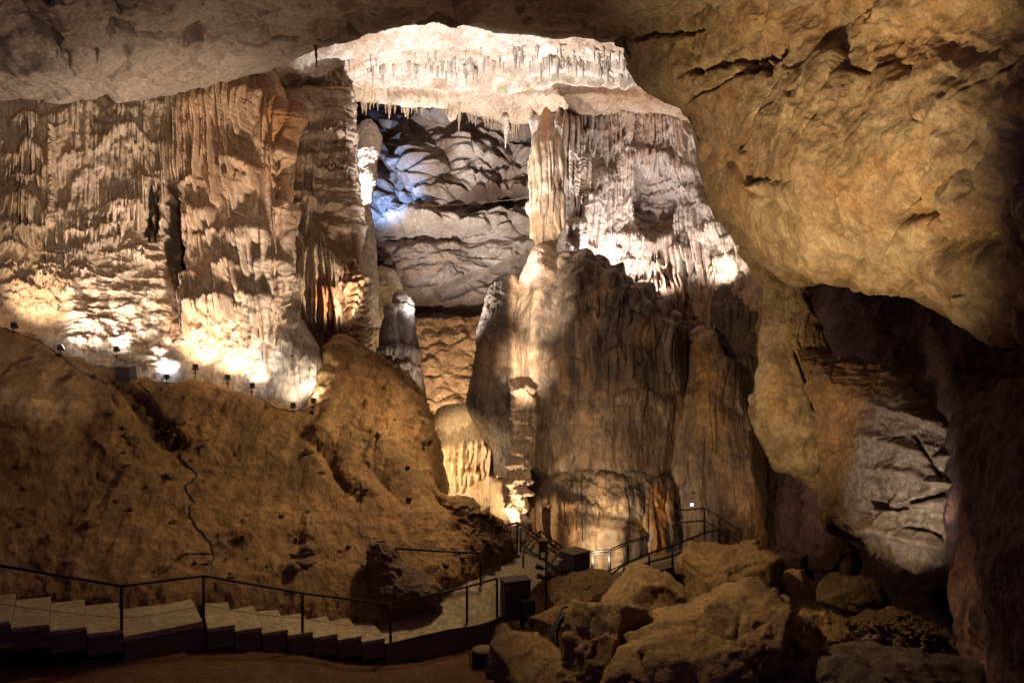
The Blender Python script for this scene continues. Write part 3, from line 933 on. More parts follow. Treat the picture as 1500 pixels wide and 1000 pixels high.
# ------------------------------------------------------------------ stalagmite with cauliflower head
def d_stal(p, n, u, v):
    h = curtains(u, v, [(552, 618, 504, 0, 8, 34, .30, 6, 81), (556, 614, 530, 0, 4, 30, .35, 7, 83), (574, 606, 446, 0, 3, 22, .12, 6, 84)])
    return h + .10 * (1 - worley(p, 1.2)[0]) + .12 * fbm(p, 1.1, 4) + .05 * ridged(p, 2.4, 4, ax=(1, 1, .4))


def c_stal(p, u, v):
    return tint(p, [(sm(452, 470, v) * sm(524, 506, v) * .85, (.48, .49, .54)), (soft(p, 1.5, 9, .05, .25, (1, 1, .3)) * .7, (.45, .45, .5)), (sm(512, 525, v) * .6, (.8, .62, .48))])


o = blob("slim_stalagmite", [(427, 584, 590), (431, 578, 597), (440, 576, 602), (452, 575, 604), (462, 573, 605), (472, 567, 606), (487, 561, 608), (505, 558, 611), (530, 556, 614), (570, 554, 620), (640, 550, 624)],
         38, .025, d_stal, M_GREYWET, c_stal, .9)
tag(o, "slim grey stalagmite with a rounded knob head behind the slope crest", "stalagmite")
o = blob("stalagmite_knob", [(448, 568, 572), (452, 565, 577), (460, 565, 579), (468, 563, 580), (485, 560, 582), (520, 558, 584)], 37.2, .025, d_stal, M_GREYWET, c_stal, .9)
tag(o, "stubby pale knob leaning against the slim grey stalagmite", "stalagmite")

# ------------------------------------------------------------------ cream mound
SP_MOUND = [(610, 746, 648, 0, 14, 72, 1.2, 6, 91), (616, 690, 662, 0, 8, 56, 1.3, 6, 92), (668, 742, 642, 0, 8, 56, 1.0, 6, 93), (640, 735, 688, 0, 6, 50, 1.0, 8, 94), (622, 650, 655, 0, 4, 50, 1.2, 6, 95)]


def d_mound(p, n, u, v):
    return curtains(u, v, SP_MOUND) + .22 * fbm(p, .5, 4) + .05 * ridged(p, 1.8, 4, ax=(1, 1, .5)) + .03 * fbm(p, 8, 3)


def c_mound(p, u, v):
    return tint(p, [(bump2(u, v, 690, 700, 46, 40) * .7, (1.05, 1.02, .98)), (soft(p, .6, 4, .1, .3) * .5, (.8, .68, .55))])


o = blob("cream_flowstone_mound", [(590, 665, 690), (593, 648, 706), (603, 638, 718), (622, 632, 726), (645, 622, 734), (668, 618, 740), (690, 622, 744), (712, 628, 750), (740, 630, 756), (800, 625, 760)],
         38, .026, d_mound, M_FLOW, c_mound, .8)
tag(o, "glowing cream flowstone mound with a fringe of short drips", "flowstone")
o = blob("cream_flowstone_cone", [(700, 724, 736), (706, 718, 746), (722, 714, 752), (750, 712, 758), (790, 710, 764), (860, 708, 768)], 34.8, .026,
         lambda p, n, u, v: .12 * fbm(p, .6, 4) + .05 * ridged(p, 1.5, 4, ax=(1, 1, .3)) + .02 * fbm(p, 8, 3), M_FLOW, None, .8)
tag(o, "smooth cream flowstone cone dropping behind the stair railing", "flowstone")

# ------------------------------------------------------------------ the great stalagmite group
def d_cone(p, n, u, v):
    return .30 * fbm(p, .4, 4) + .16 * ridged(p, .8, 4, ax=(1, 1, .25)) + .05 * ridged(p, 2.6, 4, ax=(1, 1, .3)) + .03 * fbm(p, 8, 3)


def c_leftcone(p, u, v):
    return tint(p, [(0 * u + sm(780, 700, v) * .75, (.45, .44, .46)), (sm(540, 575, v) * sm(590, 560, v) * 0, (1, 1, 1)), (np.exp(-((u - 718) / 24) ** 2) * sm(480, 510, v) * sm(552, 535, v), (1.2, 1.0, .8)), (sm(742, 754, u) * sm(620, 560, v), (3.8, 3.7, 3.6)),  # includes the cone's lit patch, painted as a lighter tone
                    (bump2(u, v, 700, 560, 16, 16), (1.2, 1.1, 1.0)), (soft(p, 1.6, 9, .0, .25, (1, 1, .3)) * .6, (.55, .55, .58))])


o = blob("dark_flowstone_cone", [(404, 738, 752, 37.4), (412, 728, 758, 37.2), (440, 714, 764, 37), (480, 704, 766, 36.8), (530, 698, 768, 36.6), (560, 690, 768, 36.5), (600, 686, 770, 36.4), (640, 712, 772, 36.4), (700, 728, 776, 36.4), (760, 742, 780, 36.4), (840, 745, 784, 36.4)],
         36, .028, d_cone, M_PILLAR, c_leftcone, .8)
tag(o, "dark grey flowstone cone with a lighter patch leaning on the great stalagmite", "flowstone")

# knobbly stack
def d_knob(p, n, u, v):
    w = v + 5 * pn(u * .05, v * .02, .4)
    w = w + 9 * pn(v * .03, 2.2, .1)
    s = np.abs(np.sin(w * .15)) ** .8
    return (.10 + .16 * soft(p, 1.2, 7, -.2, .2)) * s * (.7 + .9 * pn(u * .12, np.floor(w * .15 / math.pi) * 3.1, .5)) + .10 * curtains(u, v, [(744, 786, y, 0, 4, 20, 1, 5, int(y)) for y in range(572, 740, 21)]) * 2 + .20 * (1 - worley(p, 2.4, (1, 1, .8))[0]) + .06 * ridged(p, 3, 3) - .2


o = blob("knobbly_stalagmite", [(564, 762, 776), (570, 756, 781), (590, 753, 783), (620, 751, 780), (650, 750, 778), (690, 747, 776), (730, 746, 772), (790, 744, 770), (860, 744, 770)],
         33.6, .022, d_knob, M_CURTAIN, None, .9)
tag(o, "knobbly brown stalagmite of stacked scalloped tiers", "stalagmite")

SP_PIL = [(800, 860, 520, .1, 10, 40, .16, 14, 102), (880, 950, 505, -.1, 12, 60, .28, 15, 103), (790, 880, 585, 0, 16, 40, .14, 16, 104),
          (940, 1000, 470, 0, 12, 90, .34, 12, 105), (900, 990, 570, .1, 14, 60, .24, 18, 106), (850, 930, 436, .3, 12, 50, .30, 10, 108), (820, 860, 600, 0, 8, 30, .12, 12, 109)]


def d_pillar(p, n, u, v):
    h = curtains(u, v, SP_PIL)
    top = sm(520, 440, v) * sm(815, 850, u)
    pop = (1 - worley(p, 1.1)[0] * 1.2) * .9 + (1 - worley(p, 2.6)[0]) * .25
    d = h + .32 * fbm(p, .3, 4) + .12 * ridged(p, .8, 4, ax=(1, 1, .25)) + .03 * fbm(p, 1.6, 5, .6, ax=(1, 1, .6)) + .045 * ridged(p, 2.6, 4, ax=(1, 1, .3)) + top * pop * .8 + .03 * sm(.1, .4, fbm(p, .7, 2, off=8)) * (1 - worley(p, 2.2)[0])
    holes = (worley(p, 1.3, off=4.)[0] < .16) * sm(.05, .2, fbm(p, .4, 2, off=3))
    streak = np.exp(-((u - 792 + (v - 400) * .04) / 12) ** 2) * sm(640, 520, v) * .35
    return d - holes * 0 + streak + .02 * fbm(p, 9, 3)


def c_pillar(p, u, v):
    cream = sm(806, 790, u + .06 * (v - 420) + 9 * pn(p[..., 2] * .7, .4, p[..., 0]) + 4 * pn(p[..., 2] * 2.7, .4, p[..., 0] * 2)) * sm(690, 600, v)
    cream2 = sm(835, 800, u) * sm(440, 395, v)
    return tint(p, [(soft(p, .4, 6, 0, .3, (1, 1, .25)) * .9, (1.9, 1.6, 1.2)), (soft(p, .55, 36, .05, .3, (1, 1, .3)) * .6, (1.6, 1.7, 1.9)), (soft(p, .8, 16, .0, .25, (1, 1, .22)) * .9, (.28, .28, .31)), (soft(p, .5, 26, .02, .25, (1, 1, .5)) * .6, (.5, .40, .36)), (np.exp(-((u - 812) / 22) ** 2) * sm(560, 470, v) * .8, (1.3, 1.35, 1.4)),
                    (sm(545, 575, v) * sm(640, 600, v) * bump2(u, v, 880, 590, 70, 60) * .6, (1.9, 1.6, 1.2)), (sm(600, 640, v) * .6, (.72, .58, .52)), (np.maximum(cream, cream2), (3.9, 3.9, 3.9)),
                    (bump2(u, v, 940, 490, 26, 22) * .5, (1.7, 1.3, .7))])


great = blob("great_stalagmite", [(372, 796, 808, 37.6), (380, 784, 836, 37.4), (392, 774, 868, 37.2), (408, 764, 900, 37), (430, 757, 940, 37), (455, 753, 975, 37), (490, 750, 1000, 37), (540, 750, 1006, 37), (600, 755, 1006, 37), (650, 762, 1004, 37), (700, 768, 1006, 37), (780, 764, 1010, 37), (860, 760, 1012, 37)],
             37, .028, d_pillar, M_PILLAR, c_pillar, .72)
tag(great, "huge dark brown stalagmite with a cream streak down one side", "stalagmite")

# domed foot of the great stalagmite with a dripping fringe
SP_FOOT = [(770, 856, 738, -.1, 10, 66, .9, 7, 311), (790, 830, 728, 0, 6, 80, .7, 8, 312), (826, 884, 736, .3, 6, 60, .5, 6, 313), (770, 800, 756, 0, 4, 60, .6, 6, 314), (868, 920, 690, .1, 10, 150, .22, 22, 315), (940, 1000, 700, 0, 10, 120, .25, 18, 316), (836, 880, 704, .2, 10, 46, .3, 8, 317), (906, 950, 716, .3, 6, 80, .25, 12, 318)]


def d_foot(p, n, u, v):
    h = curtains(u, v, SP_FOOT)
    slot = np.exp(-((u - 806) / 6) ** 4) * sm(742, 756, v) * sm(812, 800, v)
    return h * (1 - slot) - 1.2 * slot + .3 * fbm(p, .45, 4) + .10 * ridged(p, 1, 4, ax=(1, 1, .5)) + .05 * ridged(p, 2.8, 4, ax=(1, 1, .6)) + .02 * fbm(p, 9, 3)


def c_foot(p, u, v):
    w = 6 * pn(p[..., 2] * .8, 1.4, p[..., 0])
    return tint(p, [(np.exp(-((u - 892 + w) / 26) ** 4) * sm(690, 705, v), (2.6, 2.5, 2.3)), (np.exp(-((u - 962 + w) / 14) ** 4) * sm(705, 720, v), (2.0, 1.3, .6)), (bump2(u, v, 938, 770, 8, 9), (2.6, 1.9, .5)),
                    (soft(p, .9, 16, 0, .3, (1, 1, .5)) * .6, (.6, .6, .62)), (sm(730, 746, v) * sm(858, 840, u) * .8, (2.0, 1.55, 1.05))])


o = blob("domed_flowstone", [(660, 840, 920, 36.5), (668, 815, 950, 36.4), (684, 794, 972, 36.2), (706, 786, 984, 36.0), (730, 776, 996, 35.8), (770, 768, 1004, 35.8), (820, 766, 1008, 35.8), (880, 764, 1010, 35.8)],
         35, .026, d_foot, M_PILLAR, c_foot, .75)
tag(o, "domed flowstone foot with cream streak and dripping fringe above the railing", "flowstone")


# right-hand cone
def c_rcone(p, u, v):
    return tint(p, [(np.exp(-((u - 1030 - (v - 500) * .05) / (16 + .06 * (v - 480))) ** 2) * sm(720, 600, v) * .9, (2.3, 1.75, .85)), (sm(640, 760, v) * .6, (1.0, .70, .55)), (soft(p, 1., 13, .02, .3, (1, 1, .3)) * .5, (.6, .5, .45))])


def d_rcone(p, n, u, v):
    holes = (worley(p, 1.0, off=14.)[0] < .17) * sm(1045, 1030, u) * sm(620, 640, v) * sm(740, 720, v)
    return d_cone(p, n, u, v) - holes * .3 + curtains(u, v, [(1040, 1110, 520, 0, 20, 130, .3, 11, 121), (1000, 1060, 560, 0, 20, 160, .2, 12, 122)])


o = blob("brown_flowstone_cone", [(478, 1020, 1036, 37.6), (486, 1014, 1044, 37.4), (505, 1006, 1054, 37), (550, 998, 1072, 36.5), (620, 986, 1092, 36), (700, 982, 1104, 35.6), (770, 980, 1114, 35.4), (860, 978, 1122, 35.2)],
         36, .03, d_rcone, M_PILLAR, c_rcone, .8)
tag(o, "tall brown cone of flowstone to the right of the great stalagmite", "flowstone")
o = blob("rock_spur", [(418, 1062, 1086, 39.4), (430, 1052, 1104, 39.2), (460, 1046, 1116, 39), (520, 1046, 1114, 39), (600, 1056, 1108, 38.6), (700, 1066, 1120, 38), (800, 1070, 1130, 37.5), (880, 1070, 1130, 37.5)], 39, .035,
         lambda p, n, u, v: curtains(u, v, [(1050, 1110, 440, 0, 8, 80, .6, 9, 131), (1060, 1112, 520, 0, 10, 110, .5, 9, 132)]) + d_rough(p, n, u, v), M_DARK, None, .7)
tag(o, "dark ribbed rock spur between the brown cone and the hanging pier", "rock")

# slender column that reaches the ceiling
SP_COLN = [(770, 830, 186, 0, 8, 190, .30, 7, 141), (778, 808, 206, 0, 4, 160, .34, 6, 142), (800, 828, 200, 0, 4, 140, .4, 5, 143), (804, 826, 276, 0, 6, 64, .34, 6, 144), (772, 796, 292, 0, 4, 70, .3, 6, 145)]


def c_coln(p, u, v):
    return tint(p, [(np.exp(-((u - 798 + .02 * (v - 200)) / 4) ** 2) * sm(250, 170, v), (1.15, .7, .35)), (np.exp(-((u - 786) / 5) ** 2) * sm(220, 260, v) * .4, (.8, .6, .42)), (sm(300, 360, v) * .4, (.85, .7, .52))])


o = blob("joined_stalactite", [(158, 798, 802, 40.6), (164, 796, 805, 40.2), (178, 791, 811, 39.6), (200, 786, 816, 39.2), (235, 781, 822, 39), (275, 776, 826, 39), (312, 776, 826, 38.8), (340, 780, 820, 38.4), (358, 784, 815, 38), (372, 782, 816, 37.6), (390, 772, 824, 37.2), (430, 764, 826, 37.2)],
         39, .024, lambda p, n, u, v: curtains(u, v, SP_COLN) * sm(372, 350, v) + .10 * fbm(p, .8, 4) + .05 * ridged(p, 2.2, 4, ax=(1, 1, .3)), M_CURTAIN, c_coln, .8)
tag(o, "tall cream dripstone column joining the great stalagmite to the bright ceiling", "stalactite")

# ------------------------------------------------------------------ fluted wall behind the great stalagmite
SP_FLUTE = [
    (798, 852, 166, 0, 4, 150, 1.9, 6, 151), (822, 852, 176, 0, 3, 150, 2.1, 5, 152), (846, 890, 166, 0, 4, 90, .9, 6, 153), (860, 886, 172, 0, 3, 60, 1.2, 6, 154), (904, 926, 160, 0, 4, 48, 1.3, 7, 155),
    (880, 910, 165, 0, 4, 70, .7, 5, 156), (925, 955, 160, 0, 6, 40, .6, 5, 157), (935, 1010, 165, 0, 10, 64, .7, 5, 158), (982, 1012, 168, 0, 6, 76, 1.4, 6, 159), (920, 960, 220, 0, 6, 44, .6, 4, 160),
    (944, 990, 222, 0, 8, 40, 1.1, 4, 161), (836, 866, 228, 0, 6, 90, .9, 6, 162), (866, 905, 250, 0, 6, 120, .9, 7, 163), (850, 880, 290, 0, 6, 90, .8, 8, 164), (900, 930, 230, 0, 6, 90, .7, 5, 165),
    (905, 965, 335, 0, 8, 70, .8, 5, 166), (920, 960, 345, 0, 6, 90, 1.1, 5, 167), (955, 1000, 340, 0, 6, 86, 1.0, 6, 168), (985, 1030, 300, 0, 8, 110, .8, 6, 169), (1000, 1040, 240, 0, 8, 60, .9, 5, 170),
    (1000, 1046, 330, 0, 8, 80, .8, 5, 171), (990, 1020, 360, 0, 6, 90, 1.3, 7, 172), (830, 862, 318, 0, 10, 80, 1.2, 14, 173), (1040, 1075, 320, 0, 8, 70, .9, 5, 174), (1060, 1104, 338, 0, 8, 50, .9, 5, 175),
    (900, 946, 380, 0, 6, 60, 1.0, 6, 176), (946, 985, 390, 0, 6, 60, 1.3, 6, 177), (1046, 1090, 372, 0, 8, 60, .8, 5, 178),
]
SP_FLUTE += rand_curtains(40, (810, 165, 1040, 300), (25, 70), (.4, .9), (3.8, 6), 12, (12, 34)) + rand_curtains(30, (830, 290, 1090, 420), (25, 60), (.4, .9), (3.8, 6.5), 13, (12, 34))


def d_flute(p, n, u, v):
    h = curtains(u, v, SP_FLUTE)
    nz = .35 * fbm(p, .9, 4)
    rec = sm(1.15, .45, np.sqrt(((u - 962) / 40) ** 2 + ((v - 296) / 54) ** 2) + nz)
    h = h * (1 - .6 * rec) - 1.3 * rec + rec * .35 * ridged(p, 1.3, 4)
    kn = .13 * np.abs(np.sin(v * .42 + 5 * pn(u * .09, v * .05, .9))) * bump2(u, v, 850, 260, 14, 40)
    low = sm(410, 440, v) * ((1 - worley(p, 1.0)[0]) * 1.0)
    return h + kn + low + .3 * fbm(p, .4, 4) + .12 * ridged(p, 1.2, 4) + .07 * ridged(p, 3, 4, ax=(1, 1, .35)) + .03 * fbm(p, 7, 3)


def c_flute(p, u, v):
    rec = sm(1.2, .3, np.sqrt(((u - 965) / 44) ** 2 + ((v - 296) / 62) ** 2) + .5 * fbm(p, .8, 4))
    return tint(p, [(rec * .75, (.44, .44, .50)), (bump2(u, v, 1030, 290, 26, 40) * .7, (.5, .46, .46)), (bump2(u, v, 985, 185, 40, 25) * .4, (1.0, .8, .7)), (sm(425, 450, v) * .85, (.55, .40, .26)),
                    (soft(p, .8, 4, .02, .3, (1, 1, .3)) * .5, (.85, .6, .45)), (sm(1075, 1100, u) * .7, (.62, .45, .28))])


flute = patch("fluted_wall", [
    [(788, 110, 45), (830, 110, 44), (900, 110, 43.5), (960, 110, 43.5), (1010, 110, 43), (1060, 110, 41), (1110, 110, 39), (1180, 110, 36)],
    [(788, 220, 45.0), (830, 220, 43), (900, 220, 43), (960, 220, 43.5), (1010, 220, 42.5), (1060, 220, 40.5), (1110, 220, 38.5), (1180, 220, 36)],
    [(788, 330, 45.0), (830, 330, 42.6), (900, 330, 42.6), (960, 330, 43), (1010, 330, 42), (1060, 330, 40.2), (1110, 330, 38.5), (1180, 330, 36)],
    [(788, 410, 44.0), (830, 410, 42), (900, 410, 42), (960, 410, 42), (1010, 410, 41), (1060, 410, 40), (1110, 410, 38.5), (1180, 410, 36)],
    [(788, 480, 43.0), (830, 480, 41), (900, 480, 40.5), (960, 480, 40), (1010, 480, 40), (1060, 480, 39.6), (1110, 480, 38.6), (1180, 480, 37)],
    [(788, 620, 42.0), (830, 620, 41), (900, 620, 40), (960, 620, 40), (1010, 620, 40), (1060, 620, 40), (1110, 620, 40), (1180, 620, 40)],
], (.03, .03), d_flute, M_FLUTE, c_flute)
struct(flute, "thing")
tag(flute, "pinkish white fluted dripstone wall behind the great stalagmite", "cave wall")

# ------------------------------------------------------------------ overhanging rock mass on the right
def d_mass(p, n, u, v):
    q = p + .8 * np.stack([fbm(p, .3, 3, off=i * 4.5) for i in range(3)], -1)
    f1, f2 = worley(q, .16)
    crack = (1 - sm(0, .045, f2 - f1))
    dirn = (u * .75 - v * .66) + 30 * pn(u * .006, v * .006, 2.2)
    gro = .34 * ridged(np.stack([dirn * .0085, (u + v) * .006, p[..., 1] * .1], -1), 1., 4, off=2) * sm(1050, 1150, u)
    d = .75 * fbm(p, .16, 4, .4) + gro + .11 * ridged(p, .6, 6, .55) + .05 * fbm(p, 3, 5, .6) - .22 * crack * sm(-.1, .2, fbm(p, .2, 2, off=5))
    # open seams
    for (x0, y0, x1, y1, w, am) in ((905, 58, 1030, 44, 5, .8), (1000, 105, 1150, 62, 6, .6), (1085, 100, 1150, 62, 14, 1.0), (1000, 160, 1095, 85, 4, .5), (1320, 318, 1400, 308, 8, .8), (1370, 365, 1500, 340, 16, 1.1)):
        L = math.hypot(x1 - x0, y1 - y0)
        tt = ((u - x0) * (x1 - x0) + (v - y0) * (y1 - y0)) / L
        dd = ((u - x0) * (y1 - y0) - (v - y0) * (x1 - x0)) / L + 7 * pn(u * .03, v * .03, x0) + 3 * pn(u * .11, v * .11, x0) + 1.5 * pn(u * .4, v * .4, x0)
        along = sm(-14, 18, tt) * sm(L + 14, L - 18, tt) * (.45 + .9 * np.abs(pn(tt * .05, x0, .3)) * 1.6)
        d = d - .8 * am * np.exp(-np.abs(dd / (w * .55)) ** 1.5) * along - .30 * am * sm(-2, 2, dd) * sm(60, 6, dd) * along
    t1, e1 = facet(p, .33, off=3.)
    t2, e2 = facet(p, 1.1, (1, 1, 1), off=8.)
    rough = .35 + .65 * sm(-.05, .25, fbm(p, .25, 3, off=40))
    d = d + .26 * t1 + .08 * t2 * rough - .08 * (1 - sm(0, .05, e1)) + .05 * ridged(p, 2.2, 5) * rough
    return d


def c_mass(p, u, v):
    dk = np.exp(-((v - 362 + .25 * (u - 1430) * .5) / 26) ** 2) * sm(1360, 1400, u) * soft(p, .8, 5, -.2, .1)  # shade of the far-right hollow put into the colour
    rain = np.exp(-((u - 1200 - (v - 200) * .45) / 40) ** 2) * soft(p, .7, 8, -.05, .25) * sm(120, 200, v)
    q = p + .9 * np.stack([fbm(p, .5, 4, off=i * 3.5) for i in range(3)], -1)
    f1, f2 = worley(q, .35)
    vein = (1 - sm(.0, .05, f2 - f1)) * sm(.0, .3, fbm(p, .3, 3, off=15))
    q2 = np.stack([(u * .8 + v * .6) * .014, (u * .55 - v * .83) * .004, p[..., 1] * .1], -1)
    band = sm(.05, .45, fbm(q2, 1., 5, .6))
    return tint(p, [(band * .55, (.58, .48, .40)), (vein * .75, (.38, .28, .2)), (soft(p, .25, 3, 0, .35) * .5, (1.2, 1.1, 1.0)), (rain * .6, (.55, .45, .38)), (dk, (.28, .25, .25)), (bump2(u, v, 1350, 315, 36, 10), (.4, .3, .25)), (soft(p, .6, 12, .1, .3) * .6, (.62, .52, .42)),  # includes the smaller hollow, its shade painted dark
                    (bump2(u, v, 1260, 310, 40, 50) * soft(p, 1., 33, 0, .3) * .5, (1.1, .76, .5)), (soft(p, 1.1, 52, .05, .25) * .55, (.55, .44, .36)), (soft(p, .5, 61, .0, .2) * .45, (1.1, .86, .62)), (sm(380, 400, v) * sm(1370, 1300, u) * .4, (.8, .6, .4))])


mass = patch("overhanging_wall", [
    [(870, -260, 22), (1000, -260, 20), (1150, -260, 17), (1300, -260, 14.5), (1500, -260, 12), (1900, -260, 8)],
    [(890, -60, 27), (985, -60, 24.5), (1130, -60, 21), (1290, -60, 17), (1500, -60, 13), (1900, -60, 8.5)],
    [(902, 58, 29), (955, 52, 26.8), (1100, 40, 22.4), (1280, 40, 18), (1500, 40, 13.6), (1900, 40, 9)],
    [(935, 122, 27.6), (985, 118, 25.6), (1115, 120, 21.4), (1280, 130, 17.5), (1500, 150, 13.4), (1900, 160, 9)],
    [(1008, 178, 26.4), (1052, 188, 24), (1145, 200, 20.6), (1290, 220, 17.2), (1500, 250, 13.4), (1900, 280, 9)],
    [(1040, 300, 25.6), (1085, 305, 23.4), (1165, 300, 20.6), (1300, 310, 17.3), (1500, 350, 13.8), (1900, 400, 9.4)],
    [(1088, 352, 25.2), (1128, 362, 23.2), (1188, 378, 21), (1310, 384, 18.2), (1500, 425, 14.4), (1900, 520, 10)],
    [(1148, 372, 25.2), (1165, 396, 23.6), (1232, 398, 21.6), (1335, 420, 19), (1500, 476, 15.2), (1900, 600, 10.5)],
    [(1150, 360, 27.5), (1170, 384, 26.5), (1240, 380, 25), (1350, 405, 23), (1530, 480, 19.5), (1900, 580, 14)],
    [(1120, 300, 32), (1160, 330, 31), (1250, 330, 30), (1380, 350, 28), (1560, 420, 25), (1900, 500, 20)],
], .042, d_mass, M_MASS, c_mass)
struct(mass, label="massive yellow limestone overhang filling the upper right of the cavern", cat="cave wall")
# its rounded flank, turned away into the chamber
flank = patch("overhang_flank", [
    [(902, 50, 29), (896, 40, 31), (900, 10, 35), (930, -20, 38)],
    [(936, 121, 27.6), (934, 112, 30), (940, 90, 34), (970, 60, 38)],
    [(1009, 177, 26.4), (1006, 172, 29), (1010, 160, 33), (1030, 140, 38)],
    [(1041, 299, 25.6), (1040, 295, 28), (1050, 280, 32), (1080, 260, 37)],
    [(1089, 351, 25.2), (1086, 346, 28), (1095, 335, 32), (1120, 320, 36)],
    [(1149, 371, 25.2), (1146, 366, 28), (1150, 350, 32), (1160, 340, 35)],
], .06, lambda p, n, u, v: .5 * fbm(p, .2, 4) - .1, M_MASS, None, facing=(-5, 45, 12))
struct(flank, label="shaded flank of the yellow overhang", cat="cave wall")


# hanging pier below it
def c_pier(p, u, v):
    return tint(p, [(soft(p, .5, 6, 0, .3) * .5, (1.2, 1.05, .7)), (sm(1165, 1190, u) * sm(540, 480, v) * .8, (.62, .42, .34)), (bump2(u, v, 1180, 650, 30, 34) * .8, (1.5, 1.5, 1.4)), (soft(p, 1., 11, .05, .3) * .6, (.5, .42, .35))])


def d_pier(p, n, u, v):
    f1, f2 = worley(p + .4 * fbm(p, .8, 3)[..., None], .35)
    cr = np.exp(-((u - 1170 - (v - 520) * .25) / 2.4) ** 2) * sm(505, 520, v) * sm(605, 590, v)
    t1, e1 = facet(p, .6, (1, 1, .7), off=6.)
    return .4 * fbm(p, .35, 4) + .30 * t1 + .16 * ridged(p, .8, 5, ax=(1, 1, .6)) + .07 * fbm(p, 4, 5, .6) - .5 * cr


o = blob("hanging_rock_pier", [(320, 1100, 1190, 28), (372, 1106, 1170, 28), (400, 1118, 1170, 27.6), (440, 1120, 1184, 27.2), (490, 1114, 1206, 27), (540, 1108, 1216, 26.8), (590, 1106, 1218, 26.6), (640, 1118, 1222, 26.4), (680, 1142, 1222, 26.2), (708, 1172, 1220, 26.1), (722, 1192, 1216, 26.1), (728, 1204, 1212, 26.1)],
         27, .032, d_pier, M_MASS, c_pier, .8)
tag(o, "ochre pier of rock hanging from the overhang above the dim path", "rock")

# dim chamber behind pier and overhang
def d_dim(p, n, u, v):
    return .8 * fbm(p, .25, 5) + .40 * ridged(p, .6, 6, .6) + .5 * facet(p, .45, off=2.)[0] + .08 * fbm(p, 3, 4)


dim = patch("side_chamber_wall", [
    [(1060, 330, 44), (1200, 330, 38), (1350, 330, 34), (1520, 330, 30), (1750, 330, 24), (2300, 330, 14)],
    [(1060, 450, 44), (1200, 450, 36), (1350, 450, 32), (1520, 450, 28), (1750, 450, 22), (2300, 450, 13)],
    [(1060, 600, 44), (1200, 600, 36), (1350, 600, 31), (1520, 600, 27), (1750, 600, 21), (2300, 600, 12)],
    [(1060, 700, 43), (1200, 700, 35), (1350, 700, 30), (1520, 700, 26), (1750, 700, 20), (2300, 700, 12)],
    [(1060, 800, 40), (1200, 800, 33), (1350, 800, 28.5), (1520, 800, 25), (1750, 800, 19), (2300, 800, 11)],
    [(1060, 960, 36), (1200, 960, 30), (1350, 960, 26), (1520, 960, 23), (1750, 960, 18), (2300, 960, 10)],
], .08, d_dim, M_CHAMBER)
struct(dim, label="violet shade-coloured rock wall of the side chamber under the overhang", cat="cave wall")


# cracked pale block, lower right
def d_block(p, n, u, v):
    t1, e1 = facet(p, .55, (.7, .8, 1.2), off=1.)
    t2, e2 = facet(p, 1.6, (.7, .8, 1.2), off=11.)
    d = .30 * fbm(p, .4, 4) + .20 * t1 + .08 * t2 + .14 * ridged(p, .9, 5, ax=(.6, 1, 1.4)) + .06 * fbm(p, 4, 4)
    for pts, w, am in ((((1270, 730), (1296, 748), (1330, 742), (1385, 722)), 3.2, .7), (((1280, 690), (1290, 726), (1300, 748)), 4.5, .8), (((1330, 772), (1360, 778), (1400, 800)), 2.6, .5), (((1262, 738), (1280, 748)), 8, .8), (((1340, 640), (1380, 700)), 3, .4)):
        for (x0, y0), (x1, y1) in zip(pts[:-1], pts[1:]):
            L = math.hypot(x1 - x0, y1 - y0)
            tt = ((u - x0) * (x1 - x0) + (v - y0) * (y1 - y0)) / L
            dd = ((u - x0) * (y1 - y0) - (v - y0) * (x1 - x0)) / L + 2.5 * pn(u * .08, v * .08, x0)
            d = d - am * np.exp(-(dd / w) ** 2) * sm(-4, 4, tt) * sm(L + 4, L - 4, tt)
    for (y0, sl, am) in ((662, .30, .5), (700, .25, .45), (744, -.12, .5), (790, .22, .5), (620, .4, .4)):
        e = y0 + sl * (u - 1330) + 6 * pn(u * .03, y0, .5)
        d = d + .42 * am * (sm(-14, 0, v - e) - sm(0, 5, v - e)) * sm(1240, 1290, u)
    return d


def c_block(p, u, v):
    return tint(p, [(sm(1262, 1240, u + .3 * (v - 680)) * .8, (.78, .55, .30)), (soft(p, .9, 3, 0, .3, (1, 1, .4)) * .5, (.66, .62, .6)), (sm(770, 800, v) * soft(p, 1.4, 9, 0, .2) * .7, (.5, .45, .38)), (bump2(u, v, 1330, 690, 40, 40) * .4, (1.2, 1.2, 1.25))])


block = patch("cracked_rock_block", [
    [(1160, 500, 27), (1230, 520, 26), (1300, 540, 25), (1380, 580, 24), (1460, 640, 23)],
    [(1180, 552, 25), (1238, 566, 23.6), (1304, 580, 22.2), (1372, 622, 21), (1425, 664, 20.5)],
    [(1194, 590, 24.4), (1246, 600, 22.8), (1310, 610, 21.4), (1376, 646, 20.2), (1424, 680, 19.8)],
    [(1200, 650, 24), (1250, 660, 22.2), (1310, 664, 20.8), (1374, 690, 19.6), (1416, 710, 19.4)],
    [(1204, 715, 23.8), (1254, 726, 22), (1300, 740, 20.6), (1366, 756, 19.3), (1412, 770, 19.2)],
    [(1208, 762, 23.7), (1258, 776, 21.8), (1298, 812, 20.6), (1352, 832, 19.4), (1410, 846, 19.2)],
    [(1208, 770, 25.5), (1262, 778, 24.5), (1306, 806, 23.6), (1360, 824, 22.8), (1420, 836, 22.4)],
    [(1206, 740, 29), (1270, 740, 28), (1320, 770, 27), (1370, 790, 26), (1440, 800, 25)],
], .03, d_block, M_GREY, c_block)
struct(block, "thing")
tag(block, "pale cracked block of limestone jutting above the dark hollow", "rock")


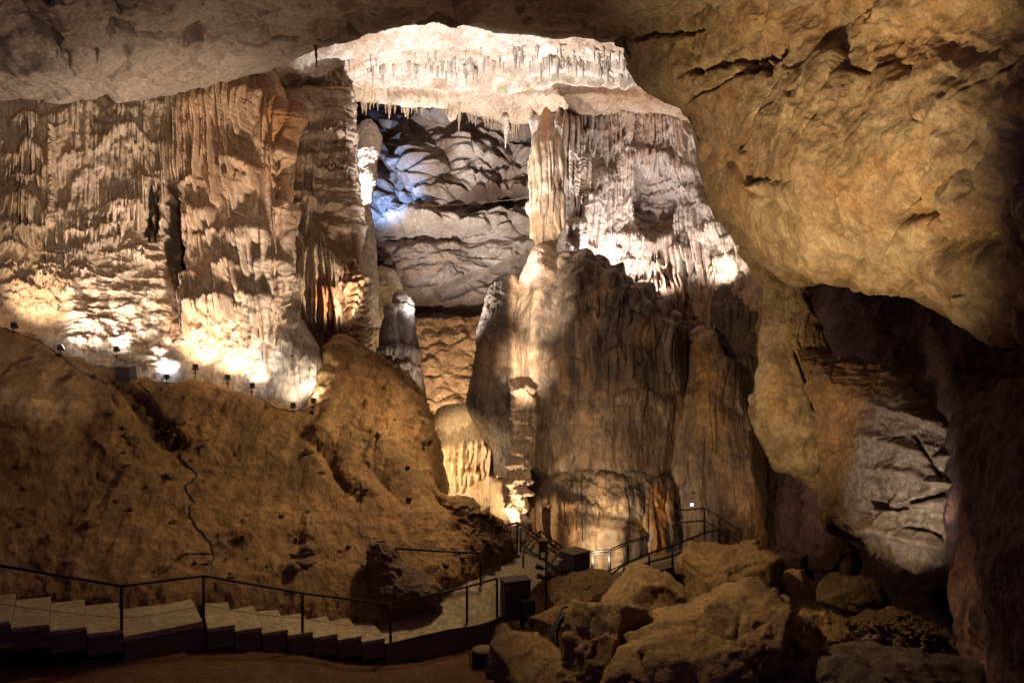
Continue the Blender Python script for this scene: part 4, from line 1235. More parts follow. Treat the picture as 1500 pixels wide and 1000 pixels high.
# ridge on the far right, near
ridge = patch("right_wall", [
    [(1330, 560, 24), (1420, 580, 20), (1500, 560, 16.5), (1640, 520, 13), (2000, 500, 9)],
    [(1372, 676, 21), (1420, 684, 18.4), (1492, 680, 15.4), (1640, 650, 12.6), (2000, 640, 9)],
    [(1390, 720, 19.6), (1428, 730, 17.4), (1490, 740, 14.8), (1640, 730, 12.2), (2000, 730, 9)],
    [(1398, 800, 19), (1430, 805, 16.8), (1486, 815, 14.2), (1640, 830, 11.8), (2000, 840, 8.6)],
    [(1406, 870, 18.5), (1440, 880, 16.2), (1500, 890, 13.8), (1640, 930, 11.2), (2000, 960, 8.2)],
    [(1420, 950, 18), (1460, 958, 15.6), (1520, 970, 13.2), (1640, 1040, 10.8), (2000, 1080, 8)],
    [(1430, 1080, 17.5), (1470, 1090, 15), (1540, 1100, 12.8), (1640, 1200, 10.4), (2000, 1240, 8)],
], .04, lambda p, n, u, v: .5 * fbm(p, .4, 5) + .3 * ridged(p, .8, 5, ax=(1, 1, .5)) + .05 * fbm(p, 5, 4), M_CHAMBER, lambda p, u, v: tint(p, [(np.exp(-((u - 1418 - (v - 800) * .22) / 26) ** 2) * soft(p, .8, 4, -.2, .15) * sm(690, 740, v), (3.6, 3.6, 2.6))]))  # pale band: the rib's lit edge put into the colour
struct(ridge, label="dark rock rib closing the lower right corner", cat="cave wall")
ridge_back = patch("right_wall_flank", [
    [(1372, 676, 21), (1378, 668, 24), (1400, 640, 28)],
    [(1398, 800, 19), (1404, 790, 22), (1430, 780, 26)],
    [(1420, 950, 18), (1426, 950, 21), (1450, 950, 25)],
    [(1430, 1080, 17.5), (1440, 1080, 20), (1470, 1080, 24)],
], .07, lambda p, n, u, v: .3 * fbm(p, .4, 5), M_CHAMBER, None, facing=(4, 30, 0))
struct(ridge_back, label="flank of the dark rock rib", cat="cave wall")

# ------------------------------------------------------------------ floor of the cavern
def floor_z(x, y):
    q = np.stack([x, y, 0 * x], -1)
    z = -2.3 - 1.1 * sm(24, 30, y) - 1.9 * sm(4, 12, x) * sm(32, 24, y)
    z = z + 1.45 * sm(-2, -9, x) * sm(25, 21, y)
    z = z + .18 * fbm(q, .3, 4) + .06 * fbm(q, 2, 4) + .02 * ridged(q, 5, 3)
    return z


gx = np.arange(-34, 34, .11)
gy = np.concatenate([np.arange(2, 17, .35), np.arange(17, 42, .09), np.arange(42, 66, .4)])
X, Yg = np.meshgrid(gx, gy)
floor = grid_mesh("cave_floor", np.stack([X, Yg, floor_z(X, Yg)], -1), M_SOIL, False, np.ones(X.shape + (3,)) * np.array([.50, .42, .42]))
struct(floor, label="brown earth floor of the cavern", cat="ground")

# rock closing the cavern beyond the frame on the left and at the far end
shell = patch("outer_wall", [
    [(-1200, -300, 12), (-700, 0, 18), (-420, 30, 26), (-200, 40, 40), (300, 40, 84), (900, 40, 84), (1300, 40, 56)],
    [(-1200, 300, 12), (-700, 300, 18), (-440, 300, 25), (-200, 300, 40), (300, 300, 84), (900, 300, 84), (1300, 300, 56)],
    [(-1200, 1200, 12), (-700, 1000, 18), (-440, 900, 25), (-200, 800, 40), (300, 700, 84), (900, 700, 84), (1300, 700, 56)],
], .25, lambda p, n, u, v: .8 * fbm(p, .3, 4), M_DARK)
struct(shell, label="dark limestone behind the draperies", cat="cave wall")
# ------------------------------------------------------------------ things people put there
M_STEEL = plain("dark_steel", (.035, .03, .03), .55, .6, .3, .05, 20)
M_BOX = plain("dark_cabinet_paint", (.05, .035, .045), .6, 0, .3, .08, 14)
M_BOXTOP = plain("olive_cabinet_top", (.20, .15, .08), .85, 0, .3, .1, 18)  # olive tone for box lid, post cap, lamp glass and wire
M_CONC = rock_mat("worn_concrete", (.46, .40, .27), (.34, .29, .19), (.54, .48, .35), (.18, .14, .10), .35, .35, (.7, .95), .9, .2, dist=.02)
M_CONCD = plain("shaded_concrete", (.10, .08, .065), .9, 0, .35, .35, 5)  # riser and far path concrete with the shade put into its colour
M_RUBBER = plain("black_rubber", (.022, .02, .022), .6, 0, .3, .05, 25)
M_RED = plain("red_label", (.45, .05, .06), .5, 0, .15, .02, 30)
M_PALE = plain("pale_plastic", (.55, .5, .4), .5, 0, .1, .02, 20)
M_LENSW = glow("warm_lamp_glass", (1, .80, .55), 60)
M_LENSC = glow("cold_lamp_glass", (.85, .92, 1), 60)
M_BLUE = glow("blue_indicator", (.25, .75, 1.0), 14)


def G(px, py, z):
    """where the bearing meets the level z"""
    return P(px, py, (HC - z) * F / (py - 500.0))


T_hill, T_wall, T_panel, T_dome, T_roof = bvh(hill), bvh(left_wall), bvh(panel), bvh(dome), bvh(roof)

# --- stairs and landings
def slab(mb, a, b, dep, th):
    a, b, dep = np.array(a, float), np.array(b, float), np.array(dep, float)
    top = [a, b, b + dep, a + dep]
    return mb.hull([p - np.array([0, 0, th]) for p in top], top)


D1, D2 = np.array([-1.15, 2.05, 0]), np.array([-.95, 2.05, 0])
fl = empty("staircase", (-11, 19, 0), "upper flight of pale concrete steps beside the first level landing", "stairs")
edge = [P(180, 932, 19.5)]
step = np.array([-.74, -.285, .17])
for k in range(7):
    a = edge[0] + step * (k + 1) + np.array([0, 0, 0])
    b = a - np.array([step[0] * 1.0, step[1] * 1.0, 0])
    mb = MB()
    slab(mb, a, b, D1, .10)
    mb.build("tread", M_CONC, fl, .012)
    mb = MB()
    slab(mb, a + np.array([.03, .03, -.104]), b + np.array([0, .03, -.104]), D1 * .98, .45)
    mb.build("riser", M_CONCD, fl)
L1a, L1b = P(180, 932, 19.5), G(297, 910, -.22)
mb = MB()
slab(mb, L1a, L1b, D1, .14)
o = mb.build("landing_path", M_CONC, None, .012)
struct(o, label="level concrete landing between the two flights of steps", cat="path")
mb = MB()
slab(mb, L1a + np.array([.02, .04, -.144]), L1b + np.array([0, .04, -.144]), D1 * .97, .8)
struct(mb.build("landing_ground", M_CONCD), label="dark base of the landing", cat="path")
fl2 = empty("staircase", (-6, 21.5, -1), "lower flight of pale concrete steps leading down to the wide platform", "stairs")
a0 = P(304, 916, 20.5)
a0[2] = -.39
st2 = np.array([.605, .305, -.17])
for k in range(7):
    a = a0 + st2 * k
    b = a + np.array([st2[0], st2[1], 0])
    mb = MB()
    slab(mb, a, b, D2, .10)
    mb.build("tread", M_CONC, fl2, .012)
    mb = MB()
    slab(mb, a + np.array([0, .03, -.104]), b + np.array([-.03, .03, -.104]), D2 * .98, .45)
    mb.build("riser", M_CONCD, fl2)
# wide platform sloping up to the turn of the railing
A = a0 + st2 * 7
B = G(728, 905, -1.58)


def sheet(name, near, far, mat, step=.12, amp=.02):
    c = np.array([near, [(np.array(n) * 2 + np.array(f)) / 3 for n, f in zip(near, far)], [(np.array(n) + np.array(f) * 2) / 3 for n, f in zip(near, far)], far])
    p = dense(c, step)
    p[..., 2] += amp * fbm(p, .9, 4)
    n = gnormals(p)
    if n[..., 2].mean() < 0:
        p = p[:, ::-1]
    return grid_mesh(name, np.ascontiguousarray(p), mat)


C1, C2 = P(792, 850, 26.6), P(802, 824, 29.2)
E0, E1, E2, E3 = A + D2, P(668, 858, 25.4), P(716, 828, 27.2), P(760, 806, 29.8)
M = (A + B) / 2
o = sheet("platform_path", [A, M, B, C1, C2], [E0, (E0 + E1) / 2, E1, E2, E3], M_CONC)
struct(o, label="wide concrete platform sloping up toward the railing turn", cat="path")
mb = MB()
mb.hull([A + np.array([.0, .05, -1.2]), B + np.array([0, .05, -1.2]), B + np.array([-.4, .9, -1.2]), A + np.array([-.4, .9, -1.2])],
        [A + np.array([0, .05, -.03]), B + np.array([0, .05, -.03]), B + np.array([-.4, .9, -.05]), A + np.array([-.4, .9, -.05])])
struct(mb.build("platform_ground", M_CONCD), label="dark edge under the platform", cat="path")
Zp = -1.9
o = sheet("lower_path", [G(838, 878, Zp), G(880, 864, Zp), G(914, 853, Zp), G(951, 838, Zp), G(985, 830, Zp), G(1015, 818, Zp), G(1046, 804, Zp)],
          [G(832, 840, Zp), G(866, 842, Zp), G(893, 838, Zp), G(917, 827, Zp), G(949, 812, Zp), G(985, 792, Zp), G(1030, 776, Zp)], M_CONC)
struct(o, label="narrow concrete path running along the foot of the great stalagmite", cat="path")
fl3 = empty("staircase", P(800, 815, 30), "short flight of lit steps going down behind the grey pole", "stairs")
s0, s1 = P(764, 806, 30), P(830, 838, 30.6)
for k in range(6):
    t0, t1 = k / 6, (k + 1) / 6
    a, b = s0 + (s1 - s0) * t0, s0 + (s1 - s0) * t1
    b = np.array([b[0], b[1], a[2]])
    mb = MB()
    slab(mb, a, b, (.25, 1.3, 0), .4)
    mb.build("tread", M_CONC, fl3, .01)
# far dim path past the pier
o = sheet("far_path", [G(1120, 830, -3), G(1160, 826, -3), G(1215, 822, -3)], [G(1110, 770, -3), G(1160, 764, -3), G(1220, 762, -3)], M_CONCD)
struct(o, label="dim path under the hanging pier", cat="path")


# --- railings
def railing(label, posts, rails, r=.022, group=None, panels=()):
    e = empty("railing", posts[0][0], label, "railing", group)
    for b, t in posts:
        mb = MB()
        mb.tube([b, t], r, 8)
        mb.build("post", M_STEEL, e)
    for pts in rails:
        mb = MB()
        mb.tube(pts, r * .9, 8)
        mb.build("rail", M_STEEL, e)
    for (a, b, c, d) in panels:       # corners low-left, low-right, top-right, top-left
        a, b, c, d = (np.array(x) for x in (a, b, c, d))
        mb = MB()
        for q in ((a, b), (b, c), (c, d), (d, a)):
            mb.tube(q, r * .7, 6)
        mb.build("panel_frame", M_STEEL, e)
        mb = MB()
        n = max(3, int(np.linalg.norm(b - a) / .09))
        for i in range(1, n):
            mb.tube([a + (b - a) * i / n, d + (c - d) * i / n], .004, 4, False)
        n = max(3, int(np.linalg.norm(d - a) / .09))
        for i in range(1, n):
            mb.tube([a + (d - a) * i / n, b + (c - b) * i / n], .004, 4, False)
        mb.build("wire_mesh", M_STEEL, e)
    return e


def at_top(px_, py_, base):
    return P(px_, py_, base[1])


b = [P(-60, 905, 18.3), L1a + (0, .03, 0), L1b + (-.02, .05, 0), a0 + st2 * 3.4 + (0, .03, .09), A + (0.02, .05, .02)]
t = [at_top(-60, 818, b[0]), at_top(178, 858, b[1]), at_top(298, 843, b[2]), at_top(443, 868, b[3]), at_top(572, 885, b[4])]
for bb, tt in zip(b, t):
    bb[0] = tt[0]
wire = lambda f: [bb + (tt - bb) * f for bb, tt in zip(b, t)]
e = railing("long thin stair railing of dark steel with slack wires along both flights of steps", list(zip(b, t))[1:], [t], 0.04)
for f in (.36, .68):
    mb = MB()
    q = wire(f)
    pts = []
    for i in range(len(q) - 1):
        for s in np.linspace(0, 1, 8, endpoint=False):
            x = q[i] + (q[i + 1] - q[i]) * s
            pts.append(x - np.array([0, 0, .05 * math.sin(math.pi * s)]))
    mb.tube(pts + [q[-1]], .007, 5)
    mb.build("wire", M_STEEL, e)
b2 = [A + (0.06, .09, .02), A + (B - A) * .745 + (0, .05, .02), B + (-.02, .06, .02)]
t2 = [at_top(574, 884, b2[0]), at_top(684, 859, b2[1]), at_top(728, 847, b2[2])]
for bb, tt in zip(b2, t2):
    bb[0] = tt[0]
e = railing("dark steel railing along the front edge of the wide concrete platform", list(zip(b2, t2))[1:], [t2], 0.04)

pA, pB, pC = P(704, 858, 25.6), P(723, 818, 28), P(757, 808, 29.4)
qA, qB, qC = P(704, 810, 25.6), P(723, 775, 28), P(758, 765, 29.4)
railing("railing climbing from the dark rock stump to the turn above the platform", [(pA, qA), (pB, qB), (pC, qC)], [[P(574, 803, 24.6), qA, qB, qC]], 0.04)
k0, k1 = P(763, 773, 29.6), P(823, 817, 30.4)
railing("sloping double handrail going down the short lit steps", [(P(762, 812, 29.6), k0), (P(791, 832, 30), P(791, 793, 30)), (P(823, 846, 30.4), k1)],
        [[qC, k1 + (0, 0, .25)], [k0, k1], [P(763, 797, 29.6), P(823, 838, 30.4)]], .033)
m0, m1, m2 = P(767, 805, 27.6), P(791, 777, 28.6), P(823, 801, 28.8)
railing("peaked handrail on the near side of the short lit steps", [(P(766, 832, 27.6), m0), (P(791, 812, 28.6), m1)], [[m0, m1, m2]], .033)
bb = [G(867, 842, Zp), G(893, 839, Zp), G(917, 828, Zp), G(951, 813, Zp), G(975, 806, Zp)]
tt = [at_top(867, 808, bb[0]), at_top(893, 805, bb[1]), at_top(917, 794, bb[2]), at_top(951, 784, bb[3]), at_top(976, 776, bb[4])]
pan = []
for i in range(4):
    f = lambda p0, p1, s: p0 + (p1 - p0) * s
    lo0, lo1, hi0, hi1 = bb[i], bb[i + 1], tt[i], tt[i + 1]
    g0, g1 = (lo0 + (hi0 - lo0) * .1), (lo1 + (hi1 - lo1) * .1)
    h0, h1 = (lo0 + (hi0 - lo0) * .9), (lo1 + (hi1 - lo1) * .9)
    pan.append((f(g0, g1, .06), f(g0, g1, .94), f(h0, h1, .94), f(h0, h1, .06)))
railing("steel railing with wire mesh panels in front of the great stalagmite's foot", list(zip(bb, tt)), [tt], 0.04, None, pan)
bb = [G(914, 851, Zp), G(951, 836, Zp), G(985, 829, Zp), G(1015, 816, Zp), G(1039, 803, Zp)]
tt = [at_top(914, 826, bb[0]), at_top(951, 810, bb[1]), at_top(985, 799, bb[2]), at_top(1015, 787, bb[3]), at_top(1040, 777, bb[4])]
railing("plain steel railing on the outer edge of the narrow path above the boulders", list(zip(bb, tt)), [[G(893, 838, Zp) + (0, -.6, .1)] + tt + [P(1050, 772, 34.6)], [x * .5 + y * .5 for x, y in zip(bb, tt)]], 0.04)
bb = [P(988, 784, 37.5), P(1032, 780, 37), P(1054, 792, 35.5), P(1084, 806, 33)]
tt = [P(988, 748, 37.5), P(1032, 744, 37), P(1054, 757, 35.5), P(1086, 778, 33)]
bb = [np.array(x) - (0, 2.8, 0) for x in bb]
tt = [np.array(x) - (0, 2.8, 0) for x in tt]
bb = [P(988, 784, 32), P(1032, 780, 31.8), P(1054, 794, 31), P(1084, 812, 29.5)]
tt = [P(988, 748, 32), P(1032, 744, 31.8), P(1054, 757, 31), P(1086, 778, 29.5)]
railing("dark railing round the shadowed bay below the blue light", list(zip(bb, tt)), [tt, [(x + y) / 2 for x, y in zip(bb, tt)]], .033)
bb = [G(1138, 812, -3), G(1150, 800, -3), G(1164, 803, -3), G(1180, 806, -3)]
tt = [at_top(1138, 790, bb[0]), at_top(1150, 770, bb[1]), at_top(1164, 774, bb[2]), at_top(1180, 780, bb[3])]
railing("small faint railing on the dim path under the hanging pier", list(zip(bb, tt)), [tt], .028)


# --- floodlights on the slope
def axes_from(aim):
    f = np.array(aim, float)
    f /= np.linalg.norm(f)
    r = np.cross(f, (0, 0, 1.0))
    r /= np.linalg.norm(r)
    return r, f, np.cross(r, f)


def floodlight(base, aim, label, lens, color, energy, angle=125, size=1.0, group="floodlights along the top of the clay slope", blend=.8):
    base = np.array(base, float)
    e = empty("floodlight", base, label, "floodlight", group)
    s = size
    mb = MB()
    mb.tube([base - (0, 0, .15), base + (0, 0, .17 * s)], .016 * s, 8)
    mb.box(base + (0, 0, .03), (.06 * s, .05 * s, .02 * s))
    mb.build("stake", M_STEEL, e)
    r, f, u = axes_from(aim)
    c = base + np.array([0, 0, .26 * s])
    mb = MB()
    for sg in (-1, 1):
        mb.box(c + r * .105 * s * sg - u * .05 * s, (.006, .015 * s, .08 * s), (r, f, u))
    mb.box(c - u * .115 * s, (.11 * s, .016 * s, .006), (r, f, u))
    mb.build("bracket", M_STEEL, e)
    h = MB()
    w0, w1 = .055 * s, .095 * s
    back_ = [c - f * .07 * s + r * x * w0 + u * y * w0 for x, y in ((-1, -1), (1, -1), (1, 1), (-1, 1))]
    front = [c + f * .06 * s + r * x * w1 + u * y * w1 for x, y in ((-1, -1), (1, -1), (1, 1), (-1, 1))]
    h.hull(back_, front)
    for k in range(4):
        h.box(c - f * (.085 * s) + r * (k - 1.5) * .025 * s, (.004, .02 * s, .045 * s), (r, f, u))
    h.build("housing", M_STEEL, e, .006)
    g = MB()
    g.box(c + f * .064 * s, (.082 * s, .003, .082 * s), (r, f, u))
    g.build("lamp_glass", lens, e)
    spot(c + f * .12 * s, c + f * 2, energy * .55, color, min(angle, 100), 1.0, .05)
    return e


FL = [
    (20, 488, (.10, .75, .75), M_LENSW, (1, .80, .55), 850, "floodlight at the high end of the lamp row, alone on bare pinkish rock"),
    (88, 520, (.35, .62, .70), M_LENSC, (.96, .92, .92), 850, "floodlight blazing white against the rounded pale hump"),
    (170, 522, (-.05, .75, .65), M_LENSC, (1, .94, .86), 420, "floodlight tucked beside the dark cable box"),
    (244, 562, (-.25, .8, .55), M_LENSC, (.86, .88, 1), 520, "floodlight throwing a cold bluish pool on the small hump"),
    (286, 548, (-.10, .65, .75), M_LENSW, (1, .80, .55), 850, "floodlight with the hottest warm glare under the orange curtains"),
    (333, 563, (-.10, .8, .55), M_LENSW, (1, .84, .66), 500, "floodlight with a small warm glow between the hottest lamp and the grey hump"),
    (369, 575, (-.05, .8, .6), M_LENSC, (1, .94, .88), 420, "floodlight lighting the middle of the smooth grey hump"),
    (429, 604, (-.1, .78, .6), M_LENSW, (1, .86, .68), 560, "floodlight lowest in the row at the base of the grey hump"),
    (459, 597, (-.15, .8, .6), M_LENSW, (1, .86, .68), 480, "floodlight at the end of the row beside a loop of cable"),
]
for px_, py_, aim, lens, colr, en, lab in FL:
    pos, nn = hit(T_hill, px_, py_)
    if pos is None or pos[1] > 31.5:
        pos = P(px_, py_, 28 + px_ / 230)
    floodlight(pos, (aim[0], .72, .68), lab, lens, colr, en)
pos = P(404, 452, 33.6)
floodlight(pos, (.45, .55, .6), "small floodlight shining from a cleft between the orange curtains and the banded wall", M_LENSW, (1, .86, .68), 70, 130)
pos, nn = hit(T_hill, 186, 556)
if pos is not None:
    e = empty("cable_box", pos, "dark oblong cable box at the head of the eroded gully", "cable box")
    r_, f_, u_ = axes_from((.3, .9, .12))
    c = pos + np.array([0, -.1, .22])
    MB().box(c, (.34, .16, .24), (r_, f_, u_)).build("housing", M_BOX, e, .02)
    MB().box(c - f_ * .165, (.30, .008, .19), (r_, f_, u_)).build("cover", M_BOX, e, .008)
    MB().box(c + u_ * .25, (.36, .18, .012), (r_, f_, u_)).build("lid", M_BOX, e, .006)
for px_, py_, lab in ((137, 555, "small black junction box on the lamp cable near the pale hump"), (457, 606, "small black junction box below the last lamp of the row")):
    pos, nn = hit(T_hill, px_, py_)
    if pos is not None:
        e = empty("junction_box", pos, lab, "junction box")
        MB().box(pos + (0, 0, .06), (.07, .05, .07)).build("housing", M_RUBBER, e, .008)
        MB().tube([pos + (0, 0, .1), pos + (0, 0, .17)], .02, 8).build("cable_gland", M_RUBBER, e)


# --- cables
def cable(name, pix, label, tree, r=.016, off=.02, mat=None, cat="cable"):
    pts = []
    c = np.array(pix, float)
    c = _cr(c, np.linspace(0, len(c) - 1, len(c) * 7))
    for i, (x, y) in enumerate(c):
        x += 1.2 * math.sin(i * .9 + x * .1)
        p_, n_ = hit(tree, x, y, off)
        if p_ is not None and (not pts or abs(p_[1] - pts[-1][1]) < 1.6):
            pts.append(p_)
    if len(pts) < 4:
        return
    mb = MB()
    mb.tube(pts, r, 6)
    tag(mb.build(name, mat or M_RUBBER), label, cat)


cable("cable", [(-20, 470), (8, 482), (28, 490), (60, 502), (88, 522), (112, 540), (140, 555), (165, 562)], "black lamp cable trailing along the top of the slope past the pale hump", T_hill)
cable("cable", [(322, 560), (345, 570), (370, 578), (390, 590), (410, 600), (430, 602), (455, 598), (470, 590), (484, 584)], "black lamp cable sagging along the base of the grey hump", T_hill)
cable("cable", [(203, 560), (222, 580), (240, 610), (258, 640), (262, 660), (266, 672), (276, 682), (287, 695), (284, 705), (272, 712), (276, 724), (284, 734), (278, 745), (283, 765), (300, 785), (312, 805), (310, 824), (295, 826)],
      "long black cable wandering down the clay slope from the gully", T_hill, .022)
cable("cable", [(258, 645), (260, 664), (270, 680), (288, 694), (280, 704), (272, 712)], "short second strand of cable looped over the long one", T_hill, .014)
cable("cable", [(308, 811), (290, 811), (270, 812), (256, 824), (238, 838)], "loose cable end curling off across the clay above the landing", T_hill, .02)
mb = MB()
pts = [P(545 + i * 24, 302 - 1.2 * i + 6 * math.sin(math.pi * i / 10) - 2, 49 - .6 * i) for i in range(11)]
mb.tube(pts, .011, 5)
tag(mb.build("wire", M_BOXTOP), "thin pale wire strung across the far grey wall", "wire")

# --- cabinet, pole, box on the platform edge
def cabinet():
    base = G(755, 905, -1.7)
    e = empty("control_cabinet", base, "dark upright control cabinet with a red label at the railing's end", "cabinet")
    r_ = np.array([.94, .34, 0]); f_ = np.array([-.34, .94, 0]); u_ = np.array([0, 0, 1.])
    MB().box(base + u_ * .62, (.42, .26, .60), (r_, f_, u_)).build("housing", M_BOX, e, .012)
    MB().box(base + u_ * 1.235, (.45, .29, .015), (r_, f_, u_)).build("lid", M_BOX, e, .004)
    MB().box(base + u_ * .62 - f_ * .267 + r_ * .08, (.29, .006, .52), (r_, f_, u_)).build("door", M_BOX, e, .004)
    MB().box(base + u_ * .62 - f_ * .28 - r_ * .16, (.012, .012, .06), (r_, f_, u_)).build("handle", M_STEEL, e, .003)
    MB().box(base + u_ * 1.03 - f_ * .264 - r_ * .33, (.05, .004, .085), (r_, f_, u_)).build("red_label", M_RED, e)
    return e


cabinet()
base = G(772, 918, -1.9)
e = empty("loudspeaker", base, "squat black loudspeaker box standing below the control cabinet", "loudspeaker")
u_ = np.array([0, 0, 1.])
r_ = np.array([.95, .3, 0]); f_ = np.array([-.3, .95, 0])
MB().box(base + u_ * .55, (.22, .18, .34), (r_, f_, u_)).build("housing", M_RUBBER, e, .02)
MB().box(base + u_ * .55 - f_ * .186, (.19, .006, .30), (r_, f_, u_)).build("grille", M_BOX, e, .004)
for sx in (-1, 1):
    MB().box(base + u_ * .11 + r_ * sx * .16, (.03, .14, .11), (r_, f_, u_)).build("foot", M_STEEL, e, .004)
base = P(800, 906, 24.0)
e = empty("lamp_post", base, "slim dark post carrying a boxy lamp head and two small spotlights", "post")
top = P(800, 800, 24.0)
MB().tube([base - (0, 0, .3), top], .035, 10).build("pole", M_STEEL, e)
c = top + np.array([-.09, -.02, .03])
MB().box(c, (.13, .12, .16)).build("lamp_head", M_BOX, e, .012)
MB().box(c + (0, 0, .165), (.15, .14, .012)).build("head_cap", M_BOXTOP, e, .004)
for k, (dx, dz) in enumerate(((-.20, -.62), (-.16, -.9))):
    q = top + np.array([dx, -.05, dz])
    h = MB()
    h.tube([q + (.12, .02, -.05), q + (-.10, -.02, .05)], [.05, .085], 12)
    h.tube([top + (0, 0, dz - .04), q + (.10, .02, -.04)], .015, 6)
    h.build("spotlight_head", M_STEEL, e)
base = G(843, 876, -1.95)
e = empty("equipment_box", base, "dark square equipment box with an olive top behind the tilted slab", "box")
a45 = (np.array([.75, .66, 0]), np.array([-.66, .75, 0]), u_)
base2 = base + np.array([0, .4, 0])
MB().box(base2 + u_ * .45, (.30, .28, .45), a45).build("plinth", M_BOX, e, .01)
MB().box(base2 + u_ * 1.22, (.40, .38, .32), a45).build("housing", M_BOX, e, .015)
MB().box(base2 + u_ * 1.555, (.43, .41, .015), a45).build("lid", M_BOXTOP, e, .004)
MB().box(base2 + u_ * 1.22 - a45[1] * .386, (.30, .006, .25), a45).build("door", M_BOX, e, .004)
q = base2 + u_ * 1.2 + np.array([-.66, -.05, .05])
MB().tube([q, q + (.26, .0, .0)], .05, 12).build("cable_socket", M_PALE, e)

# ground lamp
base = G(709, 972, -2.25)
e = empty("ground_floodlight", base, "round black floodlight can lying on the dark earth below the platform", "floodlight")
mb = MB()
mb.tube([base + (0, 0, -.05), base + (0, 0, .04), base + (0, 0, .30), base + (0, 0, .42)], [.30, .30, .34, .36], 20)
mb.build("housing", M_RUBBER, e)
mb = MB()
for zz in (.10, .18, .26):
    mb.tube([base + (0, 0, zz), base + (0, 0, zz + .025)], [.36, .36], 20)
mb.build("cooling_ring", M_RUBBER, e)
MB().tube([base + (0, 0, .421), base + (0, 0, .432)], [.33, .33], 20).build("lamp_glass", M_BOXTOP, e)
mb = MB()
mb.tube([base + (-.40, 0, .0), base + (-.40, 0, .30), base + (-.36, 0, .32)], .02, 6)
mb.tube([base + (.40, 0, .0), base + (.40, 0, .30), base + (.36, 0, .32)], .02, 6)
mb.build("bracket", M_STEEL, e)

# coil of hose
mb = MB()
c = P(826, 930, 21.5)
rr = np.random.default_rng(11)
for k in range(9):
    R_, ph = .34 + rr.uniform(-.05, .08), rr.uniform(0, 6)
    ax_ = np.array([.8, .35, 0]) + rr.normal(size=3) * .08
    ay_ = np.array([.1, .35, .95]) + rr.normal(size=3) * .08
    oc = c + rr.normal(size=3) * .05
    mb.tube([oc + R_ * (ax_ * math.cos(a) + 1.5 * ay_ * math.sin(a)) for a in np.linspace(ph, ph + 6.28, 40)], .028, 6)
tag(mb.build("hose_coil", M_RUBBER), "slack coil of black hose lying between the boulders and the platform", "hose")

# blue indicator
base = P(1013, 739, 31.2)
e = empty("indicator_light", base, "tiny blue glowing light on the wall above the shadowed bay", "indicator")
MB().box(base, (.07, .04, .08)).build("housing", M_STEEL, e, .01)
MB().box(base - (0, .045, 0) + (0, 0, .01), (.05, .004, .045)).build("lamp_glass", M_BLUE, e)
point(base - (0, .15, 0), 1.2, (.3, .7, 1), .04)

# ------------------------------------------------------------------ boulders
def rock_col(seed, k=1.0, t=(1, 1, 1)):
    def f(q):
        c = tint(q, [(soft(q, .9, seed, 0, .3) * .6, (.50, .42, .38)), (soft(q, 2.0, seed + 7, .1, .3) * .6, (1.35, 1.25, 1.05)), (soft(q, .5, seed + 17, .05, .3) * .5, (.75, .62, .50))])
        return c * k * np.array(t)
    return f


BOULD = [
    ((1078, 868, 22.5), (1.7, 1.4, 1.75), 3, .3, (.0, .35), "tall ridged boulder forming the peak of the pile by the railing", 16, .10),
    ((968, 905, 20.5), (1.4, 1.2, 1.15), 8, .6, (.2, -.25), "rounded tan boulder with a smooth lit face in the middle of the pile", 12, .07),
    ((905, 968, 18.6), (1.55, 1.3, 1.35), 21, .2, (.1, -.5), "sloping brown boulder running out of view under the tan one", 11, .08),
    ((1062, 965, 17.2), (2.15, 1.4, 1.2), 33, .15, (.1, -.35), "long low boulder with a sharp crest lying across the front of the pile", 13, .09),
    ((1120, 935, 19.2), (1.2, 1.1, 1.0), 64, 1.1, (.0, .4), "dark boulder leaning behind the long low one", 13, .1),
    ((838, 862, 23.8), (.92, .7, .36), 14, .35, (.15, -.30), "flat tilted slab leaning in front of the equipment box", 12, .05),
    ((846, 904, 22.6), (1.3, .8, .32), 17, .1, (.0, .05), "low mound of brown rock in front of the tilted slab", 16, .07),
    ((776, 990, 19.8), (1.15, 1.1, .95), 25, .7, (.1, -.5), "dim boulder by the slack coil of hose", 11, .07),
    ((1172, 874, 22.5), (.50, .5, .58), 41, .4, (.1, .1), "small pale block with flat faces beside the pile", 9, .04),
    ((1190, 912, 21.5), (.75, .6, .42), 43, .2, (.1, .2), "flat stone lying under the small pale block", 10, .06),
    ((1252, 876, 24.6), (.92, .8, .66), 45, .5, (.05, .0), "greyish rounded boulder in the dark hollow", 13, .06),
    ((1222, 822, 26.0), (.62, .6, .66), 47, .2, (.1, .0), "square brown boulder below the cracked block", 10, .05),
    ((1160, 826, 27.0), (.85, .7, .55), 48, .8, (.1, .1), "dark boulder at the edge of the dim path", 13, .07),
    ((1258, 940, 22.6), (.55, .45, .34), 49, .5, (.1, .2), "wet white stone glistening in the hollow", 12, .07),
]
for c, sz, sd, rot, tl, lab, npl, rg in BOULD:
    wet = "wet white" in lab
    pale = "pale block" in lab
    o = boulder("boulder", P(*c), sz, sd, M_GREYWET if wet else M_BOULDER, rot, tl, npl, 6, rg, rock_col(sd, 1.5 if pale else 1.0))
    tag(o, lab, "boulder", None if wet else "boulders piled below the path")
o = boulder("rock_ledge", P(1330, 1016, 16.5), (3.6, 1.2, .95), 55, M_DARK, .05, (0, .02), 18, 6, .1, None)
tag(o, "low dark ledge of rock crossing the lower corner", "rock")
o = boulder("rock_ledge", P(560, 1060, 19.0), (3.2, .9, .7), 57, M_DARK, .1, (0, -.04), 18, 6, .1, None)
tag(o, "dark lump of earth and rock below the stairs", "rock")
